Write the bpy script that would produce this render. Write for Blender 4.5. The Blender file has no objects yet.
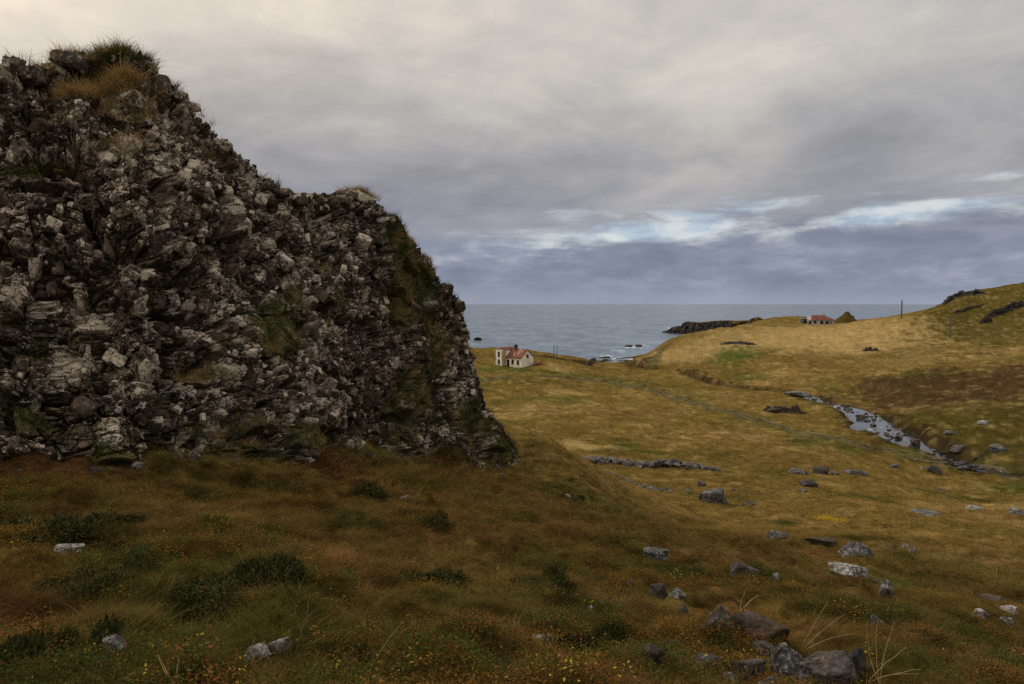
import bpy, bmesh, math, random
import numpy as np
from mathutils import Vector, Matrix, Euler

random.seed(7)
RNG = np.random.default_rng(11)
SC = bpy.context.scene
COL = SC.collection

# ------------------------------------------------------------------ camera frame
W, H = 1024, 684
LENS = 28.0
F = LENS / 36.0 * W                      # focal length in pixels
PITCH = math.atan(38.0 / F)              # looking slightly down, sea horizon above the middle
CAM_Z = 24.0                             # eye height over the sea
SEA_Z = 0.0

def ray(u, v):
    xc, yc = (u - W / 2) / F, (H / 2 - v) / F
    return np.array([xc, math.cos(PITCH) + yc * math.sin(PITCH), -math.sin(PITCH) + yc * math.cos(PITCH)])

def pt(u, v, d):
    """world point at forward distance d along the sight line"""
    r = ray(u, v)
    k = d / r[1]
    return np.array([r[0] * k, d, CAM_Z + r[2] * k])

# ------------------------------------------------------------------ numpy noise
_perm = np.random.default_rng(3).permutation(512).astype(np.int64)
_perm = np.concatenate([_perm, _perm, _perm])
_g3 = np.random.default_rng(4).normal(size=(512, 3)); _g3 /= np.linalg.norm(_g3, axis=1)[:, None]

def _hash(i, j, k):
    return _perm[(_perm[(_perm[i & 511] + j) & 511] + k) & 511]

def perlin(p):
    p = np.asarray(p, dtype=np.float64)
    i = np.floor(p).astype(np.int64); f = p - i
    w = f * f * f * (f * (f * 6 - 15) + 10)
    out = np.zeros(len(p))
    for dx in (0, 1):
        wx = w[:, 0] if dx else 1 - w[:, 0]
        for dy in (0, 1):
            wy = w[:, 1] if dy else 1 - w[:, 1]
            for dz in (0, 1):
                wz = w[:, 2] if dz else 1 - w[:, 2]
                g = _g3[_hash(i[:, 0] + dx, i[:, 1] + dy, i[:, 2] + dz)]
                out += wx * wy * wz * (g[:, 0] * (f[:, 0] - dx) + g[:, 1] * (f[:, 1] - dy) + g[:, 2] * (f[:, 2] - dz))
    return out * 1.6

def fbm(p, octaves=4, gain=0.5, lac=2.03):
    p = np.asarray(p, dtype=np.float64)
    a, s, out = 1.0, 1.0, np.zeros(len(p))
    for o in range(octaves):
        out += a * perlin(p * s + 17.3 * o)
        a *= gain; s *= lac
    return out

def fbm2(x, y, scale, octaves=4, seed=0.0, gain=0.5):
    x = np.asarray(x, dtype=np.float64).ravel(); y = np.asarray(y, dtype=np.float64).ravel()
    return fbm(np.stack([x * scale, y * scale, np.full_like(x, seed)], 1), octaves, gain)

_r3 = np.random.default_rng(9).random((512, 3))
_n3 = np.random.default_rng(10).normal(size=(512, 3)); _n3 /= np.linalg.norm(_n3, axis=1)[:, None]

def voronoi(p):
    """distance to nearest and second nearest cell point, hash and centre of the nearest cell"""
    p = np.asarray(p, dtype=np.float64)
    i = np.floor(p).astype(np.int64)
    f1 = np.full(len(p), 9e9); f2 = np.full(len(p), 9e9)
    hid = np.zeros(len(p), dtype=np.int64); cen = np.zeros_like(p)
    for dx in (-1, 0, 1):
        for dy in (-1, 0, 1):
            for dz in (-1, 0, 1):
                h = _hash(i[:, 0] + dx, i[:, 1] + dy, i[:, 2] + dz)
                c = i + np.array([dx, dy, dz]) + 0.1 + 0.8 * _r3[h]
                d = ((p - c) ** 2).sum(1)
                near = d < f1
                f2 = np.where(near, f1, np.minimum(f2, d))
                f1 = np.where(near, d, f1)
                hid = np.where(near, h, hid)
                cen = np.where(near[:, None], c, cen)
    return np.sqrt(f1), np.sqrt(f2), hid, cen

def sstep(a, b, x):
    t = np.clip((x - a) / (b - a), 0, 1)
    return t * t * (3 - 2 * t)

# ------------------------------------------------------------------ object helpers
def tag(o, label=None, cat=None, group=None, kind=None):
    if label: o['label'] = label
    if cat: o['category'] = cat
    if group: o['group'] = group
    if kind: o['kind'] = kind
    return o

def link(o, parent=None):
    COL.objects.link(o)
    if parent is not None: o.parent = parent
    return o

def empty(name, loc, rz=0.0):
    o = bpy.data.objects.new(name, None)
    o.empty_display_size = 0.2
    o.location = [float(c) for c in loc]; o.rotation_euler = (0, 0, rz)
    return link(o)

def mesh_np(name, verts, faces, mat=None, smooth=False):
    """faces: (n,3) or (n,4) int array"""
    verts = np.ascontiguousarray(verts, dtype=np.float32); faces = np.ascontiguousarray(faces, dtype=np.int32)
    me = bpy.data.meshes.new(name)
    n, k = faces.shape
    me.vertices.add(len(verts)); me.vertices.foreach_set('co', verts.ravel())
    me.loops.add(n * k); me.loops.foreach_set('vertex_index', faces.ravel())
    me.polygons.add(n); me.polygons.foreach_set('loop_start', np.arange(0, n * k, k, dtype=np.int32))
    me.polygons.foreach_set('loop_total', np.full(n, k, dtype=np.int32))
    me.polygons.foreach_set('use_smooth', np.full(n, smooth, dtype=bool))
    me.update(calc_edges=True); me.validate()
    if mat: me.materials.append(mat)
    return me

def obj_np(name, verts, faces, mat=None, parent=None, smooth=False):
    return link(bpy.data.objects.new(name, mesh_np(name, verts, faces, mat, smooth)), parent)

def set_color(me, name, col):
    a = me.attributes.new(name, 'FLOAT_COLOR', 'POINT')
    c = np.ones((len(col), 4), dtype=np.float32); c[:, :3] = col
    a.data.foreach_set('color', c.ravel())

def set_float(me, name, val):
    a = me.attributes.new(name, 'FLOAT', 'POINT'); a.data.foreach_set('value', np.asarray(val, dtype=np.float32))

def grid_faces(n, m, closed=False):
    i = np.arange(n - 1)[:, None]; j = np.arange(m if closed else m - 1)[None, :]
    j2 = (j + 1) % m
    a = i * m + j; b = i * m + j2; c = (i + 1) * m + j2; d = (i + 1) * m + j
    return np.stack([a, b, c, d], -1).reshape(-1, 4)

class MB:
    """collects boxes, tubes and polygons into one mesh"""
    def __init__(self): self.bm = bmesh.new()
    def box(self, x0, x1, y0, y1, z0, z1):
        v = [self.bm.verts.new(c) for c in ((x0,y0,z0),(x1,y0,z0),(x1,y1,z0),(x0,y1,z0),(x0,y0,z1),(x1,y0,z1),(x1,y1,z1),(x0,y1,z1))]
        for f in ((3,2,1,0),(4,5,6,7),(0,1,5,4),(1,2,6,5),(2,3,7,6),(3,0,4,7)): self.bm.faces.new([v[i] for i in f])
        return self
    def prism(self, poly, axis, a, b):
        """extrude a 2D outline along x or y"""
        mk = (lambda p, t: (t, p[0], p[1])) if axis == 'x' else (lambda p, t: (p[0], t, p[1]))
        A = [self.bm.verts.new(mk(p, a)) for p in poly]; B = [self.bm.verts.new(mk(p, b)) for p in poly]
        n = len(poly)
        self.bm.faces.new(A[::-1]); self.bm.faces.new(B)
        for i in range(n): self.bm.faces.new((A[i], A[(i+1)%n], B[(i+1)%n], B[i]))
        return self
    def tube(self, p0, p1, r0, r1, n=10):
        p0, p1 = Vector(p0), Vector(p1); d = (p1 - p0).normalized()
        s = d.cross(Vector((0,0,1))) if abs(d.z) < .9 else d.cross(Vector((1,0,0)))
        s.normalize(); t = d.cross(s)
        A = [self.bm.verts.new(p0 + (s*math.cos(2*math.pi*k/n) + t*math.sin(2*math.pi*k/n))*r0) for k in range(n)]
        B = [self.bm.verts.new(p1 + (s*math.cos(2*math.pi*k/n) + t*math.sin(2*math.pi*k/n))*r1) for k in range(n)]
        self.bm.faces.new(A[::-1]); self.bm.faces.new(B)
        for i in range(n): self.bm.faces.new((A[i], A[(i+1)%n], B[(i+1)%n], B[i]))
        return self
    def build(self, name, mat, parent=None, bevel=0.0):
        if bevel: bmesh.ops.bevel(self.bm, geom=self.bm.edges[:], offset=bevel, segments=1, affect='EDGES')
        bmesh.ops.recalc_face_normals(self.bm, faces=self.bm.faces[:])
        me = bpy.data.meshes.new(name); self.bm.to_mesh(me); self.bm.free()
        me.materials.append(mat)
        return link(bpy.data.objects.new(name, me), parent)

# ------------------------------------------------------------------ materials
def srgb(r, g, b):
    f = lambda c: c / 12.92 if c <= .04045 else ((c + .055) / 1.055) ** 2.4
    return (f(r/255), f(g/255), f(b/255))

class NT:
    """small node-tree writer"""
    def __init__(self, tree): self.t = tree; self.n = tree.nodes; self.l = tree.links
    def node(self, typ, **kw):
        nd = self.n.new(typ)
        for k, v in kw.items():
            if k == 'ins':
                for a, b in v.items(): self.put(nd.inputs[a], b)
            else: setattr(nd, k, v)
        return nd
    def put(self, sock, v):
        if isinstance(v, bpy.types.NodeSocket): self.l.new(v, sock)
        elif isinstance(v, (tuple, list)) and len(v) == 3 and sock.type == 'RGBA': sock.default_value = (*v, 1)
        else: sock.default_value = v
    def math(self, op, a, b=0.0, c=0.0, clamp=False):
        nd = self.node('ShaderNodeMath', operation=op, use_clamp=clamp)
        self.put(nd.inputs[0], a); self.put(nd.inputs[1], b); self.put(nd.inputs[2], c)
        return nd.outputs[0]
    def mix(self, fac, a, b, blend='MIX'):
        nd = self.node('ShaderNodeMix', data_type='RGBA', blend_type=blend)
        self.put(nd.inputs[0], fac); self.put(nd.inputs[6], a); self.put(nd.inputs[7], b)
        return nd.outputs[2]
    def noise(self, vec, scale, detail=5, rough=.55, dist=0.0):
        nd = self.node('ShaderNodeTexNoise')
        if vec is not None: self.put(nd.inputs['Vector'], vec)
        nd.inputs['Scale'].default_value = scale; nd.inputs['Detail'].default_value = detail
        nd.inputs['Roughness'].default_value = rough; nd.inputs['Distortion'].default_value = dist
        return nd.outputs[0]
    def ss(self, x, a, b, lo=0.0, hi=1.0):
        nd = self.node('ShaderNodeMapRange', interpolation_type='SMOOTHSTEP')
        self.put(nd.inputs[0], x)
        for i, v in enumerate((a, b, lo, hi)): self.put(nd.inputs[i+1], v)
        return nd.outputs[0]
    def ramp(self, x, stops, interp='LINEAR'):
        nd = self.node('ShaderNodeValToRGB'); self.put(nd.inputs[0], x)
        cr = nd.color_ramp; cr.interpolation = interp
        while len(cr.elements) < len(stops): cr.elements.new(.5)
        for e, (p, c) in zip(cr.elements, stops): e.position = p; e.color = (*c, 1)
        return nd.outputs[0]
    def mapping(self, vec, scale=(1,1,1), rot=(0,0,0), loc=(0,0,0)):
        nd = self.node('ShaderNodeMapping')
        self.put(nd.inputs[0], vec); nd.inputs['Scale'].default_value = scale; nd.inputs['Rotation'].default_value = rot; nd.inputs['Location'].default_value = loc
        return nd.outputs[0]

def new_mat(name):
    m = bpy.data.materials.new(name); m.use_nodes = True
    t = NT(m.node_tree); b = m.node_tree.nodes['Principled BSDF']
    b.inputs['Roughness'].default_value = .9; b.inputs['Specular IOR Level'].default_value = .25
    return m, t, b

def bump(t, b, height, strength, dist):
    nd = t.node('ShaderNodeBump'); nd.inputs['Strength'].default_value = strength; nd.inputs['Distance'].default_value = dist
    t.put(nd.inputs['Height'], height); t.l.new(nd.outputs[0], b.inputs['Normal'])

def rock_mat(name, dark, mid, light, lichen, amount=.5, scale=1.0, veg=False, rough=.88):
    """weathered basalt: mottled stone, pale crusty lichen patches, a little rust, moss where a veg value says so"""
    m, t, b = new_mat(name)
    p = t.node('ShaderNodeNewGeometry').outputs['Position']
    n1 = t.noise(p, 1.3*scale, 6, .6); n2 = t.noise(p, 7*scale, 8, .65, .6); n3 = t.noise(p, 26*scale, 5, .7)
    vo = t.node('ShaderNodeTexVoronoi'); t.put(vo.inputs['Vector'], p); vo.inputs['Scale'].default_value = 3.3*scale
    c = t.ramp(t.math('ADD', t.math('MULTIPLY', n1, .5), t.math('MULTIPLY', n2, .5)), [(.36, dark), (.5, mid), (.66, light)])
    tone = t.node('ShaderNodeSeparateColor'); t.put(tone.inputs[0], vo.outputs['Color'])
    c = t.mix(.75, c, t.ramp(tone.outputs[0], [(0, (.45,.42,.4)), (.6, (1,1,1)), (1, (1.5,1.45,1.35))]), 'MULTIPLY')
    rust = t.math('MULTIPLY', t.ss(t.noise(p, 2.1*scale, 5, .6), .52, .7), .55)
    c = t.mix(rust, c, (.10, .055, .03))
    lm = t.math('ADD', t.math('MULTIPLY', n2, .55), t.math('MULTIPLY', n3, .3))
    lm = t.math('ADD', lm, t.math('MULTIPLY', t.noise(p, .9*scale, 3, .5), .25))
    if veg: lm = t.math('ADD', lm, t.math('MULTIPLY', t.math('SUBTRACT', t.noise(p, .55, 4, .6), .5), .38))
    if veg: lm = t.math('ADD', lm, t.math('MULTIPLY', t.math('SUBTRACT', t.node('ShaderNodeAttribute', attribute_name='crust').outputs['Fac'], .5), .30))
    lf = t.ss(lm, .62 - .16*amount, .72 - .16*amount)
    c = t.mix(t.math('MULTIPLY', lf, .9), c, t.mix(t.noise(p, 11*scale, 3), lichen, tuple(x*.55 for x in lichen)))
    if veg:
        at = t.node('ShaderNodeAttribute', attribute_name='veg')
        vm = t.ss(t.math('ADD', at.outputs['Fac'], t.math('MULTIPLY', t.math('SUBTRACT', n2, .5), .9)), .38, .62)
        vc = t.ramp(t.noise(p, 1.1, 5, .6), [(.35, (.018,.026,.007)), (.5, (.05,.047,.012)), (.62, (.10,.066,.02))])
        c = t.mix(vm, c, vc)
    t.put(b.inputs['Base Color'], c); b.inputs['Roughness'].default_value = rough
    hgt = t.math('ADD', t.math('MULTIPLY', n2, .7), t.math('MULTIPLY', n3, .35))
    bump(t, b, hgt, .5 if veg else .8, .06/scale)
    return m

ROCK_CRAG = rock_mat('crag_basalt', (.010,.007,.005), (.050,.037,.025), (.14,.105,.074), (.50,.43,.34), .47, 1.05, veg=True)
ROCK_GREY = rock_mat('grey_stone', (.012,.0115,.011), (.045,.044,.043), (.12,.118,.115), (.36,.355,.345), .36, 2.2)
ROCK_PALE = rock_mat('pale_stone', (.016,.016,.015), (.065,.064,.061), (.16,.157,.152), (.42,.41,.39), .55, 2.2)
ROCK_DARK = rock_mat('dark_stone', (.012,.011,.010), (.036,.031,.028), (.085,.078,.07), (.22,.21,.2), .06, 2.6)
ROCK_BROWN = rock_mat('brown_stone', (.012,.008,.006), (.034,.023,.015), (.062,.045,.03), (.12,.10,.08), .02, 2.6)
ROCK_WET = rock_mat('wet_stone', (.008,.008,.008), (.025,.024,.024), (.06,.058,.055), (.13,.13,.12), .1, 2.0, rough=.35)
ROCK_COAST = rock_mat('coast_basalt', (.010,.009,.008), (.028,.023,.02), (.07,.06,.05), (.12,.105,.085), .2, .22)
STONES = {'grey': ROCK_GREY, 'pale': ROCK_PALE, 'dark': ROCK_DARK, 'brown': ROCK_BROWN, 'wet': ROCK_WET}

# ------------------------------------------------------------------ terrain: surveyed points, smooth surface through them
CTRL = [  # (u, v, forward distance) on the ground
 (488,346.2,258),(505,347.5,260),(525,350,262),(500,352,245),(470,346,255),(440,348,255),
 (-300,684,4.3),(0,684,4.0),(250,684,4.1),(500,684,4.8),(650,684,5.6),(800,684,6.6),(1024,684,8.6),(1300,684,11),
 (-300,600,7),(0,600,6.6),(250,600,6.8),(500,600,8.3),(650,600,10.2),(800,600,12.5),(1024,600,17),(1300,600,22),
 (-300,540,10),(0,540,9.6),(250,540,10.6),(500,540,14.5),(650,540,22),(800,540,30),(1024,540,38),(1300,540,44),
 (0,500,12.6),(250,500,15.5),(450,500,22),(550,500,30),(620,507,38),(714,496,57),(850,500,60),(1024,500,70),(1300,510,70),
 (590,477,36),(545,453,41),(524,443,45),(515,425,56),(600,482,40),
 (-300,455,16),(0,464,16),(150,466,17.5),(300,456,23),(400,460,29),(520,470,38),
 (575,467,78),(650,467,75),(718,467,75),(640,489,61),(570,455,86),
 (550,440,97),(550,400,147),(515,367,212),(490,375,195),(545,366,210),(488,350,252),(520,351,255),(555,354,258),(450,400,140),(430,375,195),
 (576,360,268),(590,364,278),(607,366,300),(618,364,322),(605,359,345),(640,360,335),
 (640,368,240),(630,372,222),(650,354,300),(662,343,330),(690,335,350),(725,331,370),(755,323,420),
 (860,450,97),(740,412,135),(1024,480,81),(940,470,88),(1150,480,80),
 (800,324,352),(820,324.5,350),(850,323,365),(880,320,390),(901,318.5,300),(925,312,360),(943,304.5,420),(965,292,425),(992,288,428),(1024,283,430),(1150,262,450),
 (1024,320,300),(1024,350,200),(950,338,250),(850,345,255),(740,350,258),(660,370,222),(700,386,178),(620,387,180),(770,372,200),(960,318,310),(1000,300,370),
 (870,408,143),(950,402,132),(1024,412,112),(1024,376,155),(900,375,180),(1150,400,115),(1150,350,190),
]
STREAM = [(1150,484,78,.4),(1024,470,86.5,.4),(985,463,90,.5),(945,452,97,.9),(908,442,104,1.7),(884,429,114,2.7),(872,418,125,2.3),(850,408,138,1.3),(822,401,149,1.3),(800,394,160,1.0),(775,391,167,.6),(740,385,180,.5),(700,376,200,.5),(665,370,225,.5),(640,366,255,.5),(618,363,300,1.2),(606,360,340,4)]
CW = [pt(*c) for c in CTRL]
stream_w = np.array([pt(u, v, d) for u, v, d, w in STREAM]); stream_r = np.array([w for *_, w in STREAM])
# the water only ever runs downhill to the bay
for k in range(1, len(stream_w)): stream_w[k, 2] = min(stream_w[k, 2], stream_w[k-1, 2] - .04)
CW += [np.array([s[0], s[1], s[2] + .25]) for s in stream_w[:-1]]
for k in range(10, 15): stream_w[k, 2] -= 1.3
for k in range(0, 4): stream_w[k, 2] -= .6
# outside the picture: the slope behind the camera, the valley to the right, the sea bed in front
for th, r, z in [(180,4,22.6),(140,6,21.5),(-140,6,23.2),(180,15,25.5),(120,15,19),(-120,15,24.5),(180,60,32),(110,60,12),(-110,60,28),(140,60,20),(-70,16,21.2),(-70,40,24),(-60,120,14),
                 (180,300,45),(110,300,30),(75,100,12),(75,200,20),(70,420,40),(140,300,40),(-110,300,12),(-50,300,-3),(-30,310,-4),(-15,300,-4),(-6,300,-4),(-20,240,6),(-10,200,6.5),(-35,200,8),(-20,100,10),(-25,60,16),(-12,70,13)]:
    a = math.radians(th); CW.append(np.array([r*math.sin(a), r*math.cos(a), z]))
for u, d, z in [(300,420,-9),(500,330,-5),(560,330,-4),(580,420,-8),(605,400,-5),(640,400,-4),(660,430,-6),(700,440,-7),(750,500,-6),(800,540,-6),(860,560,-8),(950,620,-6),(1024,640,-4),(500,600,-16),(700,620,-14),(900,760,-16),(1024,800,-14),(200,600,-16),(1300,800,0),(800,440,13.5),(880,450,15.5)]:
    CW.append(pt(u, 304, d)); CW[-1][2] = z
for th_ in (-60, -40, -20, 0, 20, 40, 60):
    a = math.radians(th_); k = (th_ + 60)/120
    for r, z0, z1 in ((1.1, -1.66, -1.72), (1.9, -1.72, -2.0), (2.8, -1.78, -2.35)):
        CW.append(np.array([r*math.sin(a), r*math.cos(a), CAM_Z + z0 + (z1 - z0)*k]))
CW = np.array(CW)
def tcoord(x, y):
    return np.stack([np.arctan2(x, y) * 2.0, np.log(np.hypot(x, y) + 1e-6)], 1)
def tps(d2): return np.where(d2 > 0, d2 * np.log(np.maximum(d2, 1e-12)) * .5, 0)
_ct = tcoord(CW[:, 0], CW[:, 1])
_A = tps(((_ct[:, None] - _ct[None]) ** 2).sum(-1)); _n = len(_ct)
_P = np.concatenate([np.ones((_n, 1)), _ct], 1)
_M = np.zeros((_n + 3, _n + 3)); _M[:_n, :_n] = _A + 2e-4 * np.eye(_n); _M[:_n, _n:] = _P; _M[_n:, :_n] = _P.T
_w = np.linalg.solve(_M, np.concatenate([CW[:, 2], np.zeros(3)]))

def seg_dist(x, y, poly, vals):
    """distance to a polyline and the value interpolated along it"""
    best = np.full(len(x), 1e9); val = np.zeros((len(x), vals.shape[1])); side = np.zeros(len(x))
    for k in range(len(poly) - 1):
        a, b = poly[k, :2], poly[k+1, :2]; e = b - a; L2 = (e @ e)
        t = np.clip(((x - a[0]) * e[0] + (y - a[1]) * e[1]) / L2, 0, 1)
        dx, dy = x - a[0] - t * e[0], y - a[1] - t * e[1]
        d = np.hypot(dx, dy); m = d < best
        best = np.where(m, d, best); val = np.where(m[:, None], vals[k] + t[:, None] * (vals[k+1] - vals[k]), val)
        side = np.where(m, np.sign(e[0]*dy - e[1]*dx), side)
    return best, val, side

def spline(P, n):
    """Catmull-Rom through points"""
    P = np.asarray(P, dtype=float); Q = np.concatenate([[2*P[0]-P[1]], P, [2*P[-1]-P[-2]]]); out = []
    for k in range(len(P) - 1):
        for t in np.linspace(0, 1, n, endpoint=False):
            a, b, c, d = Q[k:k+4]
            out.append(.5*((2*b) + (-a+c)*t + (2*a-5*b+4*c-d)*t*t + (-a+3*b-3*c+d)*t**3))
    out.append(P[-1]); return np.array(out)

stream_c = spline(np.concatenate([stream_w, stream_r[:, None]], 1), 6)
stream_c[:, :2] += np.stack([fbm2(stream_c[:,0], stream_c[:,1], .09, 3, 5), fbm2(stream_c[:,0], stream_c[:,1], .09, 3, 8)], 1) * np.minimum(2.2, stream_c[:, 3:4]*.5)

FOOT = [(-420,480,15.0),(-100,470,15.5),(0,464,16),(60,467,16.5),(150,467,17.5),(220,462,19.5),(300,456,23),(360,458,26.5),(400,462,29),(460,468,34),(500,472,37),(526,475,39.5)]
_fa = np.array([math.atan2(*pt(u, v, d)[:2]) for u, v, d in FOOT]); _fr = np.array([math.hypot(*pt(u, v, d)[:2]) for u, v, d in FOOT])
def height(x, y):
    x = np.asarray(x, float).ravel(); y = np.asarray(y, float).ravel()
    tc = tcoord(x, y); z = np.zeros(len(x))
    for s in range(0, len(x), 60000):
        q = tc[s:s+60000]
        z[s:s+60000] = tps(((q[:, None] - _ct[None]) ** 2).sum(-1)) @ _w[:_n] + _w[_n] + q @ _w[_n+1:]
    r = np.hypot(x, y)
    land = sstep(-.5, 2.5, z)
    # undulation and tussocks
    z = z + (1 - sstep(20, 50, r))*(.26*np.abs(fbm2(x, y, .62, 2, 14)) + .13*fbm2(x, y, 1.7, 2, 15) - .07)*sstep(2.5, 5, r)
    z = z + land * (fbm2(x, y, .045, 3, 2) * sstep(20, 90, r) * .9 + fbm2(x, y, .22, 3, 3) * .28 * sstep(3, 14, r) + fbm2(x, y, 1.1, 3, 4) * .13 + fbm2(x, y, 3.4, 2, 6) * .05 * (1 - sstep(25, 60, r)))
    # lumpy bank heaped against the foot of the crag
    az_ = np.arctan2(x, y); fr_ = np.interp(az_, _fa, _fr); inb = sstep(.06, -.02, az_)*sstep(-1.2, -.9, az_)
    z = z + inb*sstep(-4.5, .3, r - fr_)*(1 - sstep(2, 6, r - fr_))*(.12 + .5*fbm2(x, y, .5, 3, 33))
    # broken low sea edge
    z = z + (1 - land) * fbm2(x, y, .07, 4, 12) * 1.2
    # the cut of the stream
    d, v, _ = seg_dist(x, y, stream_c, stream_c[:, 2:4])
    wz, wr = v[:, 0], v[:, 1]
    wob = fbm2(x, y, .35, 3, 20) * .8
    k = sstep(.0, 1.0, (d + wob*np.minimum(1, wr) - wr * .85) / (1.6 + .2 * wr))
    bed = wz - .3
    z = np.where(d < 30, bed * (1 - k) + z * k, z)
    return z

NTH, NR = 1000, 520
th = np.concatenate([np.linspace(-180, -52, 70, endpoint=False), np.linspace(-52, 52, NTH - 140, endpoint=False), np.linspace(52, 180, 70, endpoint=False)])
th = np.radians(th)
rr = np.exp(np.linspace(math.log(1.0), math.log(900), NR))
RRg, THg = np.meshgrid(rr, th, indexing='ij')
GX, GY = RRg * np.sin(THg), RRg * np.cos(THg)
GZ = height(GX, GY).reshape(NR, NTH)

def Hm(x, y):
    """height of the ground sheet (bilinear on its own vertices)"""
    x = np.atleast_1d(np.asarray(x, float)); y = np.atleast_1d(np.asarray(y, float))
    a = np.arctan2(x, y); r = np.clip(np.hypot(x, y), 1.001, 899)
    i = np.clip(np.searchsorted(rr, r) - 1, 0, NR - 2); fi = (r - rr[i]) / (rr[i+1] - rr[i])
    j = np.clip(np.searchsorted(th, a) - 1, 0, NTH - 2); fj = np.clip((a - th[j]) / (th[j+1] - th[j]), 0, 1)
    return (GZ[i, j]*(1-fi)*(1-fj) + GZ[i+1, j]*fi*(1-fj) + GZ[i, j+1]*(1-fi)*fj + GZ[i+1, j+1]*fi*fj)

_lr = np.exp(np.linspace(math.log(2.0), math.log(800), 4000))
def ground_at(u, v):
    """where the sight line through a point of the view meets the ground"""
    r = ray(u, v); hx = math.hypot(r[0], r[1])
    x, y, z = r[0]/hx*_lr, r[1]/hx*_lr, CAM_Z + r[2]/hx*_lr
    g = Hm(x, y); hit = np.nonzero(g >= z)[0]
    if len(hit) == 0: return pt(u, v, 400)
    k = hit[0]
    if k > 0:                                       # refine
        a, b = z[k-1] - g[k-1], z[k] - g[k]; s = a / (a - b + 1e-9); R = _lr[k-1] + s*(_lr[k] - _lr[k-1])
    else: R = _lr[0]
    X, Y = r[0]/hx*R, r[1]/hx*R
    return np.array([X, Y, Hm(X, Y)[0]])

# ------------------------------------------------------------------ what grows where (plant and soil colours; one bank's shade painted in)
STRAW = np.array((.285,.198,.085)); OCHRE = np.array((.130,.089,.026)); OLIVE = np.array((.076,.062,.016)); GREEN = np.array((.05,.062,.014))
RUST = np.array((.085,.04,.018)); DARK = np.array((.03,.03,.012)); SOIL = np.array((.04,.027,.016)); BROWN = np.array((.115,.072,.024))
SPOTS = [  # (u, v, half width px, half height px, colour, strength)
 (553,357.5,24,2.2,SOIL*.7,.95),(585,363,16,1.6,SOIL*.7,.9),(650,359,14,3,SOIL*.7,.85),(634,366,10,2,SOIL*.7,.8),  # peat behind the farmhouse; right shore bank's shade painted in soil colour
 (940,390,95,15,np.array((.050,.030,.015)),.9),(1010,380,60,15,np.array((.056,.033,.016)),.85),(960,412,90,10,OLIVE*.8,.7),(950,440,90,14,OLIVE*.7,.8),
 (1005,430,60,22,OLIVE*.75,.8),(735,349,26,6,GREEN*1.15,.95),(700,345,14,3,GREEN,.4),
 (575,446,45,8,STRAW*1.1,.75),(640,462,90,6,STRAW*.8,.5),(565,392,22,4,STRAW,.5),(505,372,14,3,STRAW,.6),(660,398,60,8,OCHRE*1.2,.5),
 (560,399,40,6,GREEN*1.1,.55),(600,378,40,4,GREEN,.5),(505,371,32,3.5,GREEN*1.15,.75),(520,383,70,3,OLIVE,.6),(700,425,60,6,OCHRE,.5),(665,386,35,5,OLIVE,.5),
 (890,325,130,4,STRAW,.55),(880,338,140,4,STRAW*.9,.6),(780,335,90,4,STRAW,.55),(960,355,80,4,STRAW*.8,.4),(690,352,40,4,STRAW*.9,.6),(640,352,14,6,STRAW*.7,.4),
 (985,305,50,6,OLIVE*.7,.8),(1000,325,60,5,OLIVE*.8,.6),(950,300,20,4,OLIVE*.7,.6),
 (870,500,60,5,GREEN*.8,.7),(965,497,60,5,GREEN*.75,.7),(830,520,20,4,np.array((.33,.22,.02)),.8),(780,523,15,4,GREEN*.8,.8),(870,585,45,10,GREEN*.75,.85),(915,565,60,6,GREEN*.7,.75),(830,575,30,6,GREEN*.75,.75),
 (850,540,40,5,GREEN*.8,.5),(960,580,60,8,OLIVE*.7,.6),(900,640,70,10,BROWN*.7,.6),
 (400,500,70,20,BROWN*.8,.5),(310,450,60,14,RUST*.8,.8),(450,455,30,8,RUST*.8,.5),(40,480,90,18,RUST*.7,.8),(130,590,140,30,GREEN*.5,.7),(270,560,60,30,GREEN*.5,.8),(90,540,80,20,OLIVE*.6,.6),
 (480,600,60,25,OLIVE*.9,.5),(490,665,50,22,RUST*.75,.85),(620,640,80,25,BROWN*.9,.5),(560,560,60,20,OCHRE*.75,.5),(350,570,80,20,OCHRE*.8,.5),(600,505,50,10,GREEN,.4),
]
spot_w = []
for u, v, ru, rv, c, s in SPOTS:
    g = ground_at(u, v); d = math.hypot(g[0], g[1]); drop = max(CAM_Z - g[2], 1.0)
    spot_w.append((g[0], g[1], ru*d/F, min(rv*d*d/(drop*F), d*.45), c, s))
TRACK = [(1150,500),(1024,480),(985,470),(940,461),(900,452),(860,445),(820,437),(780,427),(740,415),(700,404),(660,393),(620,384),(580,378.5),(545,376),(515,377),(480,381)]
track_c = spline(np.array([ground_at(u, v)[:2] for u, v in TRACK]), 10)
HILLTRACK = [(652,368),(654,362),(657,356),(662,349),(672,342)]
hill_c = spline(np.array([ground_at(u, v)[:2] for u, v in HILLTRACK]), 8)

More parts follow.
